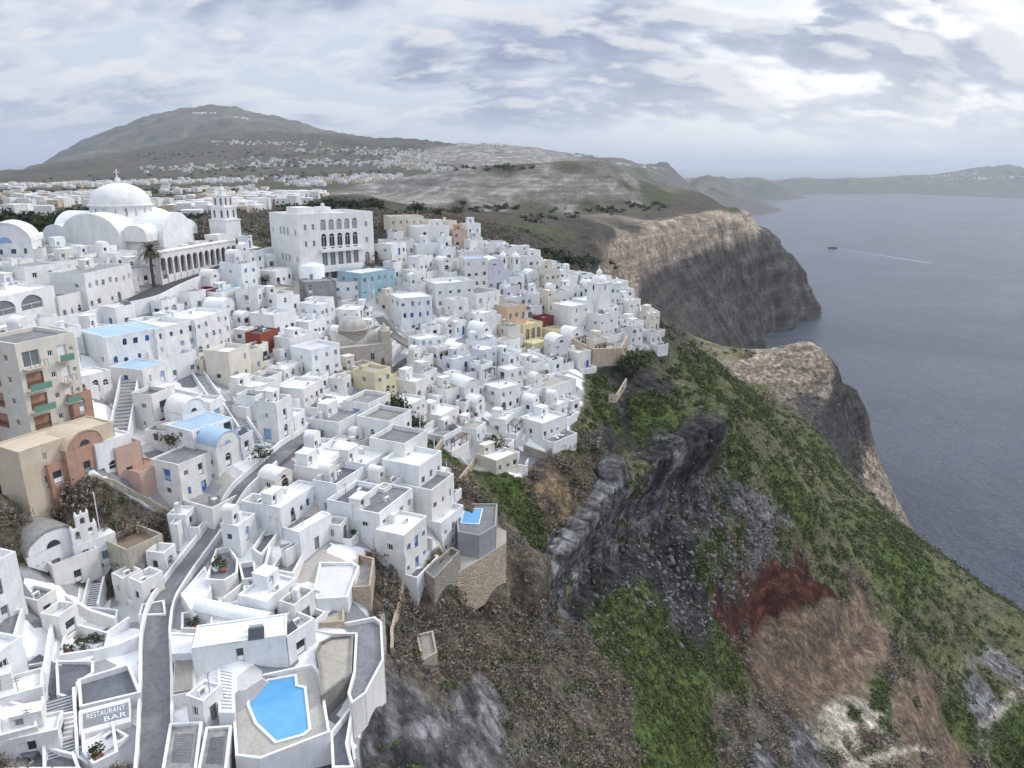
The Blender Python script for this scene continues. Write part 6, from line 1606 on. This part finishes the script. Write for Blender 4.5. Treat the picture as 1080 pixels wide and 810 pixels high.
# sample the wild ground by what grows there
flat_i = np.where((Rgr > 55) & (Rgr < 520) & (wild > .93) & (Zb > 3) & (TX > -140))
area = (Rgr[flat_i]**2)*np.gradient(np.log(rr))[flat_i[0]]*np.sqrt(1+np.minimum(SL[flat_i], 3)**2)
Xs, Ys, Zs = PX[flat_i], PY[flat_i], Zt[flat_i]; Cs = colr[flat_i]; Ks = rock[flat_i]; Rs = Rgr[flat_i]
_m = np.ones(len(Xs), bool)
for dp in DECKP:
    c_x = sum(p[0] for p in dp)/len(dp); c_y = sum(p[1] for p in dp)/len(dp)
    _m &= ~inpoly(Xs, Ys, [(c_x+(p[0]-c_x)*1.35, c_y+(p[1]-c_y)*1.35) for p in dp])
area = area[_m]; Xs, Ys, Zs, Cs, Ks, Rs = Xs[_m], Ys[_m], Zs[_m], Cs[_m], Ks[_m], Rs[_m]
green = np.clip((Cs[:, 1]-Cs[:, 0])*40+.3, 0, 1); redn = np.clip((Cs[:, 0]-Cs[:, 1]-.026)*45, 0, 1)
nn_ = fbm(Xs/13, Ys/13, Zs/13, 3)
base_w = area/np.maximum(Rs/120, .6)**1.6*(1-np.clip(Ks, 0, 1)*.93)*(1-redn)
def pick(wt, n):
    p = wt/wt.sum(); i = rv.choice(len(p), size=n, replace=True, p=p)
    pos = np.stack([Xs[i]+rv.normal(size=n)*.3, Ys[i]+rv.normal(size=n)*.3, Zs[i]-.1], 1); return pos, np.clip(Rs[i]/130, .8, 1.6)
rb = np.clip((Cs[:, 0]-Cs[:, 1])/.018, .06, 1)
pos, k = pick(base_w*rb*np.clip(.42-green+nn_*2.0, 0, 1)**1.3, 5600); o = clumps('brown_shrubs', pos, (.5+2.1*rv.random(len(pos))**2)*k, M_br, 130, .17); o['kind'] = 'stuff'
pos, k = pick(base_w*(rb+.15)*np.clip(.55-green-nn_*.9, 0, 1), 3800); o = clumps('grey_shrubs', pos, (.6+.9*rv.random(len(pos)))*k, M_gy, 70, .22); o['kind'] = 'stuff'
pos, k = pick(base_w*np.clip(.08+green*.35+fbm(Xs/9, Ys/9, Zs/9+9, 3)*1.3, 0, 1), 6500); o = clumps('green_shrubs', pos, (.5+.9*rv.random(len(pos)))*k, M_gr, 70, .26); o['kind'] = 'stuff'
pos, k = pick(base_w*np.clip(green*1.2-.45+nn_*.6, 0, 1), 7000); o = clumps('grass_tufts', pos, (.35+.5*rv.random(len(pos)))*k, M_gs, 34, .34, .45); o['kind'] = 'stuff'
# scree and boulders
def rocks(name, pos, rad, m):
    t = (1+5**.5)/2; V = np.array([(-1,t,0),(1,t,0),(-1,-t,0),(1,-t,0),(0,-1,t),(0,1,t),(0,-1,-t),(0,1,-t),(t,0,-1),(t,0,1),(-t,0,-1),(-t,0,1)], float)/1.9
    F = np.array([(0,11,5),(0,5,1),(0,1,7),(0,7,10),(0,10,11),(1,5,9),(5,11,4),(11,10,2),(10,7,6),(7,1,8),(3,9,4),(3,4,2),(3,2,6),(3,6,8),(3,8,9),(4,9,5),(2,4,11),(6,2,10),(8,6,7),(9,8,1)])
    n = len(pos); VV = V[None]*(rad[:, None, None]*(.35+1.1*rv.random((n, 12, 1))))*(.4+1.1*rv.random((n, 1, 3)))+pos[:, None]
    FF = (F[None]+np.arange(n)[:, None, None]*12).reshape(-1, 3)
    me = mesh_np(name, VV.reshape(-1, 3), FF); me.materials.append(m); ob = bpy.data.objects.new(name, me); COL.objects.link(ob); ob['kind'] = 'stuff'
m, nt, b_ = mat('boulder'); q = N(nt); p_ = q.n('ShaderNodeNewGeometry').outputs['Position']
q.l(q.mix(q.noise(p_, .8, 4), (.07,.068,.064), (.20,.195,.185)), b_.inputs['Base Color']); b_.inputs['Roughness'].default_value = .95
sx_, sy_ = [], []
def near_px(pts, r_): 
    w_ = np.zeros(len(Xs))
    for px, py, rr0 in pts:
        h = ground_hit(px, py); w_ = np.maximum(w_, np.exp(-((Xs-h.x)**2+(Ys-h.y)**2+(Zs-h.z)**2)/(2*rr0*rr0)))
    return w_
wr = near_px([(700,590,9),(660,625,9),(740,570,9),(780,540,10),(800,560,8),(830,600,7),(760,600,8),(620,660,7),(720,630,8)], 0)
pos, k = pick(area*(wr+.004)*(1-np.clip(redn*3,0,1)), 6000); rocks('scree', pos, (.12+.50*rv.random(len(pos))**5)*k, m)
# ------------------------------------------------------------------ trees one can tell apart
def branchy(name, label, loc, hgt, rad, m, n=520, trunk_h=None, group=None, size=.10, flat=.85, bare=False):
    th_ = trunk_h or hgt*.45; root = thing(name, label, 'tree', loc, rot=0, group=group); r_ = random.Random(int(loc[0]*31+loc[1]*17))
    b = MB(.0)
    b.cyl(0, 0, -.5, th_, .05*hgt*.5+.08, .03*hgt*.5+.05, 8, 0, False)
    lobes = []
    for i in range(7):
        t = i*2.4+r_.uniform(-.3, .3); rr0 = rad*r_.uniform(.25, .62); z_ = hgt-rad*r_.uniform(.45, 1.0); e = (rr0*math.cos(t), rr0*math.sin(t), z_)
        b.beam((0, 0, th_*.7), e, .10+.01*hgt); lobes.append((*e, rad*r_.uniform(.42, .66)))
        for j in range(3): b.beam(e, (e[0]+r_.uniform(-1,1)*rad*.4, e[1]+r_.uniform(-1,1)*rad*.4, e[2]+r_.uniform(0,.6)*rad), .05)
    lobes.append((0, 0, hgt-rad*.6, rad*.6)); b.obj('trunk', ['dark_wood'], root)
    tri = []
    for i, (x, y, z, lr) in enumerate(lobes):
        t = leaf_tpl(n//8, 1.0, size/.6, .35, seed=int(abs(loc[0]*3))+i*7); t = t.copy()
        sgn = np.random.default_rng(i+3).choice([-1, 1], size=(t.shape[0], 1)); t[..., 2] *= np.where(np.random.default_rng(i).random((t.shape[0], 1)) < .35, -.6, 1)
        tri.append(t*lr*np.array([1, 1, flat])+np.array([x, y, z]))
    co = np.concatenate(tri).reshape(-1, 3); me = mesh_np('crown', co, np.arange(len(co)).reshape(-1, 3)); me.materials.append(m)
    o = bpy.data.objects.new('crown', me); COL.objects.link(o); o.parent = root; return root
def T(px, py, hgt, rad, label, m=None, **k):
    p = G_(px, py) if ground_hit(px, py) is not None else P(px, py, 400); return branchy(k.pop('name', 'tree'), label, p, hgt, rad, m or M_dk, **k)
T(668,398,9,6.0,'big dark green tree at the cliff edge under the retaining wall',n=1400,m=M_gr,trunk_h=2,size=.12)
T(655,392,4,2.4,'small green bush tree beside the big cliff edge tree',m=M_gr)
T(186,478,4.5,3.2,'round green tree in the courtyard below the house by the steps',m=M_gr,n=800)
T(200,447,3.6,2.6,'spreading green tree above the courtyard tree',m=M_gr,n=700)
T(276,488,3.2,2.4,'small dark tree beside the house with arched window',n=500)
T(195,520,3.4,3.0,'grey green olive tree in the sunken stone courtyard',m=M_gy,n=700)
T(415,445,6,4.6,'dark tall tree in the gully below the street fork',n=1100)
T(432,458,5,4,'bushy dark tree lower in the gully',n=900)
T(408,432,4,3,'small dark tree at the head of the gully',n=600)
T(521,480,5,2.8,'dark cypress-like tree beside the lowest cream house',n=700)
T(532,484,3.4,2.2,'dark round shrub tree next to the cypress-like tree',n=500)
T(343,292,3.4,2.6,'leafless brown tree in front of the arcaded hotel',m=M_br,n=450)
T(352,294,3.0,2.2,'second leafless brown tree in front of the arcaded hotel',m=M_br,n=400)
T(556,300,3.2,3.0,'green bush tree on the upper houses near the ridge',m=M_dk,n=500)
T(470,268,3.0,3.2,'grey bush tree between the ridge houses',m=M_gy,n=500)
T(405,400,4.5,3.2,'bare grey tree in front of the domed stone church',m=M_gy,n=360)
T(280,300,3,2.4,'dark bush at the foot of the arcaded hotel',n=400)
T(140,350,2.2,1.6,'dark bush on the wall under the upper road',n=300)
i_ = 0
for (px, py, hg, rd_, lab) in ((8,243,9,8,'broad dark tree behind the chapel roof'),(28,240,8,7,'dense dark tree beside the broad dark tree'),(48,246,7,6,'round dark tree behind the pale rock mound'),(62,240,7,6,'dark tree standing inland of the cathedral'),
        (78,236,8,7,'tall dark tree close behind the cathedral'),(92,232,7,6,'dark tree touching the cathedral roofline'),(350,222,8,9,'wide dark tree behind the arcaded hotel'),(372,222,7,8,'dark tree crown behind the hotel roof'),(395,223,7,8,'dark tree seaward of the hotel roof'),
        (330,224,6,6,'dark tree inland of the hotel roof'),(440,226,8,7,'dark tree behind the ridge cream house'),(488,222,9,4,'upright dark tree on the plain behind the ridge'),(455,228,6,8,'low dark tree mass behind the ridge houses'),(175,238,5,6,'dark tree behind the cathedral nave'),(205,236,5,5,'dark tree between cathedral and bell tower')):
    T(px, py, hg, rd_, lab, n=900, trunk_h=2, size=.15, group='dark trees inland of the cathedral')
# --- palm -----------------------------------------------------------------------------------------
p = G_(163, 304); plm = thing('palm_tree', 'tall palm tree on the street between cathedral and shop building', 'palm tree', p, rot=0)
b = MB(0); rows = []
for i in range(9):
    t = i/8; r0 = .38-.10*t+(.06 if i == 8 else 0); rows.append([(.5*t*t-.4*t+r0*math.cos(2*math.pi*k/10), r0*math.sin(2*math.pi*k/10), 9.2*t-.3) for k in range(10)])
b.grid(rows, 0, True, True); b.obj('trunk', ['dark_wood'], plm)
b = MB(0); r_ = random.Random(4)
for k in range(70):
    t = k*2.399; el = r_.uniform(-.55, 1.25); L = r_.uniform(3.3, 4.4); c_ = Vector((.1, 0, 9.0)); d = Vector((math.cos(t)*math.cos(el), math.sin(t)*math.cos(el), math.sin(el)))
    s_ = Vector((-math.sin(t), math.cos(t), 0)); prev = c_
    for j in range(8):
        u = (j+1)/8; nx2 = c_+d*L*u+Vector((0, 0, -1.15*L*u*u*.45)); wv = .62*math.sin(math.pi*min(1, u*.9+.08))
        for sg_ in (-1, 1):
            for h_ in (0, .5): 
                a_ = prev.lerp(nx2, h_); b.poly([a_, a_.lerp(nx2, .45), a_+s_*sg_*wv+(nx2-prev)*.7+Vector((0,0,-.15))], 0)
        prev = nx2
b.obj('crown', [M_palm], plm)
# ------------------------------------------------------------------ far villages and trees: far past counting
def far_boxes(name, regions, mats_, seed, smin=6, smax=13, hgt=(3, 7)):
    r_ = random.Random(seed); b = MB(0)
    for (px0, py0, px1, py1, n, sp) in regions:
        for _ in range(n):
            t = r_.random(); px = px0+(px1-px0)*t+r_.gauss(0, sp); py = py0+(py1-py0)*t+r_.gauss(0, sp*.28)
            h = BVT.ray_cast(Vector((0, 0, CAMZ)), ray(px, py).normalized())[0]
            if h is None or h.z < 8 or h.y < 330: continue
            w_, d_, hh = r_.uniform(smin, smax), r_.uniform(smin, smax)*.8, r_.uniform(*hgt); a = r_.uniform(-.4, .4)
            cs, sn = math.cos(a), math.sin(a); mi = 0 if r_.random() < .8 else r_.choice([1, 2])
            V = [(h.x+cs*x-sn*y, h.y+sn*x+cs*y, h.z+z) for z in (-4, hh) for x, y in ((-w_/2,-d_/2),(w_/2,-d_/2),(w_/2,d_/2),(-w_/2,d_/2))]
            base_ = len(b.v); b.v += V
            for f in ((0,1,5,4),(1,2,6,5),(2,3,7,6),(3,0,4,7),(4,5,6,7)): b.f.append(tuple(base_+i for i in f)); b.m.append(mi); b.s.append(False)
            nw = int(w_/3)
            for k in range(nw):     # window openings on the side facing the bay
                x0_ = -w_/2+(k+.35)*w_/nw; x1_ = x0_+1.1; y_ = -d_/2-.03
                b.poly([(h.x+cs*x-sn*y_, h.y+sn*x+cs*y_, h.z+z) for x, z in ((x0_,1),(x1_,1),(x1_,2.3),(x0_,2.3))], 3)
    o = b.obj(name, mats_); o['kind'] = 'stuff'; return o
far_boxes('distant_village', [(0,198,260,190,230,4),(60,196,420,186,160,5),(150,178,420,170,150,7),(230,150,330,152,60,5),(300,158,440,160,90,6),(380,160,470,170,90,7),(250,168,460,176,120,6),(0,210,120,206,60,6),
    (200,212,330,206,110,5),(120,205,280,200,40,5),(300,196,420,188,70,5),(190,180,230,178,20,4),(400,172,470,180,60,6)], ['whitewash','cream','sand','glass'], 5)
far_boxes('ridge_village', [(480,154,535,153,34,1.2),(560,162,640,166,18,1.5),(640,172,760,186,16,1.5),(960,188,1080,181,50,3),(1000,190,1080,186,50,3),(205,120,232,119,8,.6),(244,123,262,126,5,.6)], ['whitewash','cream','sand','glass'], 6, 10, 26, (4, 9))
far_boxes('outskirts', [(10,218,120,214,26,5),(190,222,320,214,70,5),(180,228,280,222,40,4),(270,212,340,207,40,4),(0,228,60,226,8,4),(100,222,180,216,18,3)], ['whitewash','cream','sand','glass'], 7, 6, 11, (3, 7))
rt_ = random.Random(9); pos = []; rad = []
for (px0, py0, px1, py1, n, sp) in [(0,236,110,232,90,6),(0,205,260,200,90,5),(60,192,420,184,150,7),(200,180,420,168,150,8),(300,222,400,214,60,5),(420,228,540,218,60,6),(150,165,440,158,120,7),(560,232,700,215,60,9),(560,268,640,280,60,9),(430,175,560,178,60,6),(180,232,260,226,30,5)]:
    for _ in range(n):
        t = rt_.random(); px = px0+(px1-px0)*t+rt_.gauss(0, sp); py = py0+(py1-py0)*t+rt_.gauss(0, sp*.3)
        h = BVT.ray_cast(Vector((0, 0, CAMZ)), ray(px, py).normalized())[0]
        if h is None or h.z < 8 or h.y < 300: continue
        pos.append((h.x, h.y, h.z-.5)); rad.append(rt_.uniform(1.6, 4.2)*(1+h.y/2500))
o = clumps('distant_trees', np.array(pos), np.array(rad), M_dk, 60, .3, .8); o['kind'] = 'stuff'
# --- the ship and its wake ------------------------------------------------------------------------
sp_ = W(878, 262, 0.0)
shp = thing('ship', 'small dark two-masted cruise boat under way on the open water', 'boat', (sp_.x, sp_.y, 0), rot=R(180-6))
L = 27; b = MB(0); rows = []
for i in range(13):
    t = i/12; x = -L/2+L*t; bw = 3.6*math.sin(math.pi*min(1, .18+t*.82))**.6 if t < .99 else .1; sh = 2.4+1.6*(t-.45)**2*4
    rows.append([(x, -bw, sh), (x, -bw*.8, .4), (x, 0, -.6), (x, bw*.8, .4), (x, bw, sh)])
b.grid(rows, 0, True); b.poly(rows[0]); b.obj('hull', ['dark_stone_plaster'], shp)
b = MB(0); b.grid([[(r[0][0], r[0][1], r[0][2]-.35), (r[4][0], r[4][1], r[4][2]-.35)] for r in rows], 0, False); b.obj('deck', ['wood'], shp)
b = MB(0); b.box(-9, 4, -2.3, 2.3, 2.2, 4.6); b.box(-6, 1, -1.8, 1.8, 4.603, 6.4); b.box(-9.6, 4.4, -2.6, 2.6, 4.59, 4.75); 
for k in range(7): b.box(-8.3+k*1.7, -7.4+k*1.7, -2.33, -2.3, 3.2, 4.0, 1); b.box(-8.3+k*1.7, -7.4+k*1.7, 2.3, 2.33, 3.2, 4.0, 1)
b.obj('cabin', ['frame_grey', 'glass'], shp)
for x_, z_ in ((5, 15), (-5, 13)): b = MB(0); b.cyl(x_, 0, 2, z_, .22, .1, 8); b.beam((x_, 0, 4.6), (x_-5, 0, 5.4), .25); b.obj('mast', ['dark_wood'], shp)
b = MB(0); b.beam((13, 0, 4.4), (18, 0, 6), .25); b.obj('bowsprit', ['dark_wood'], shp)
m, nt, b_ = mat('foam'); q = N(nt); g_ = q.n('ShaderNodeNewGeometry').outputs['Position']
b_.inputs['Base Color'].default_value = (.62,.66,.70,1); b_.inputs['Roughness'].default_value = .7
q.l(q.ramp(q.noise(g_, .35, 6, .75), [(.47, 0), (.60, .9)]), b_.inputs['Alpha']); MT['foam'] = m
b = MB(0); p0 = Vector((sp_.x+10, sp_.y-1)); dr = (W(955, 273, 0).xy-W(890, 263, 0).xy).normalized(); nr_2 = Vector((-dr.y, dr.x)); rows = []
for i in range(40):
    c_ = p0+dr*i*9; w_ = 1.5+i*.16; rows.append([(*(c_-nr_2*w_), .12), (*c_, .12), (*(c_+nr_2*w_), .12)])
b.grid(rows, 0, True); o = b.obj('wake', ['foam']); o['kind'] = 'structure'
# surf along the foot of the headland
b = MB(0); rows = []
for px, py in ((797,362),(803,357),(811,352),(820,348),(832,343)):
    h = W(px, py, 0); rows.append([(h.x, h.y-5, .14), (h.x, h.y+4, .14), (h.x, h.y+16, .14)])
b.grid(rows, 0, True); o = b.obj('surf', ['foam']); o['kind'] = 'structure'
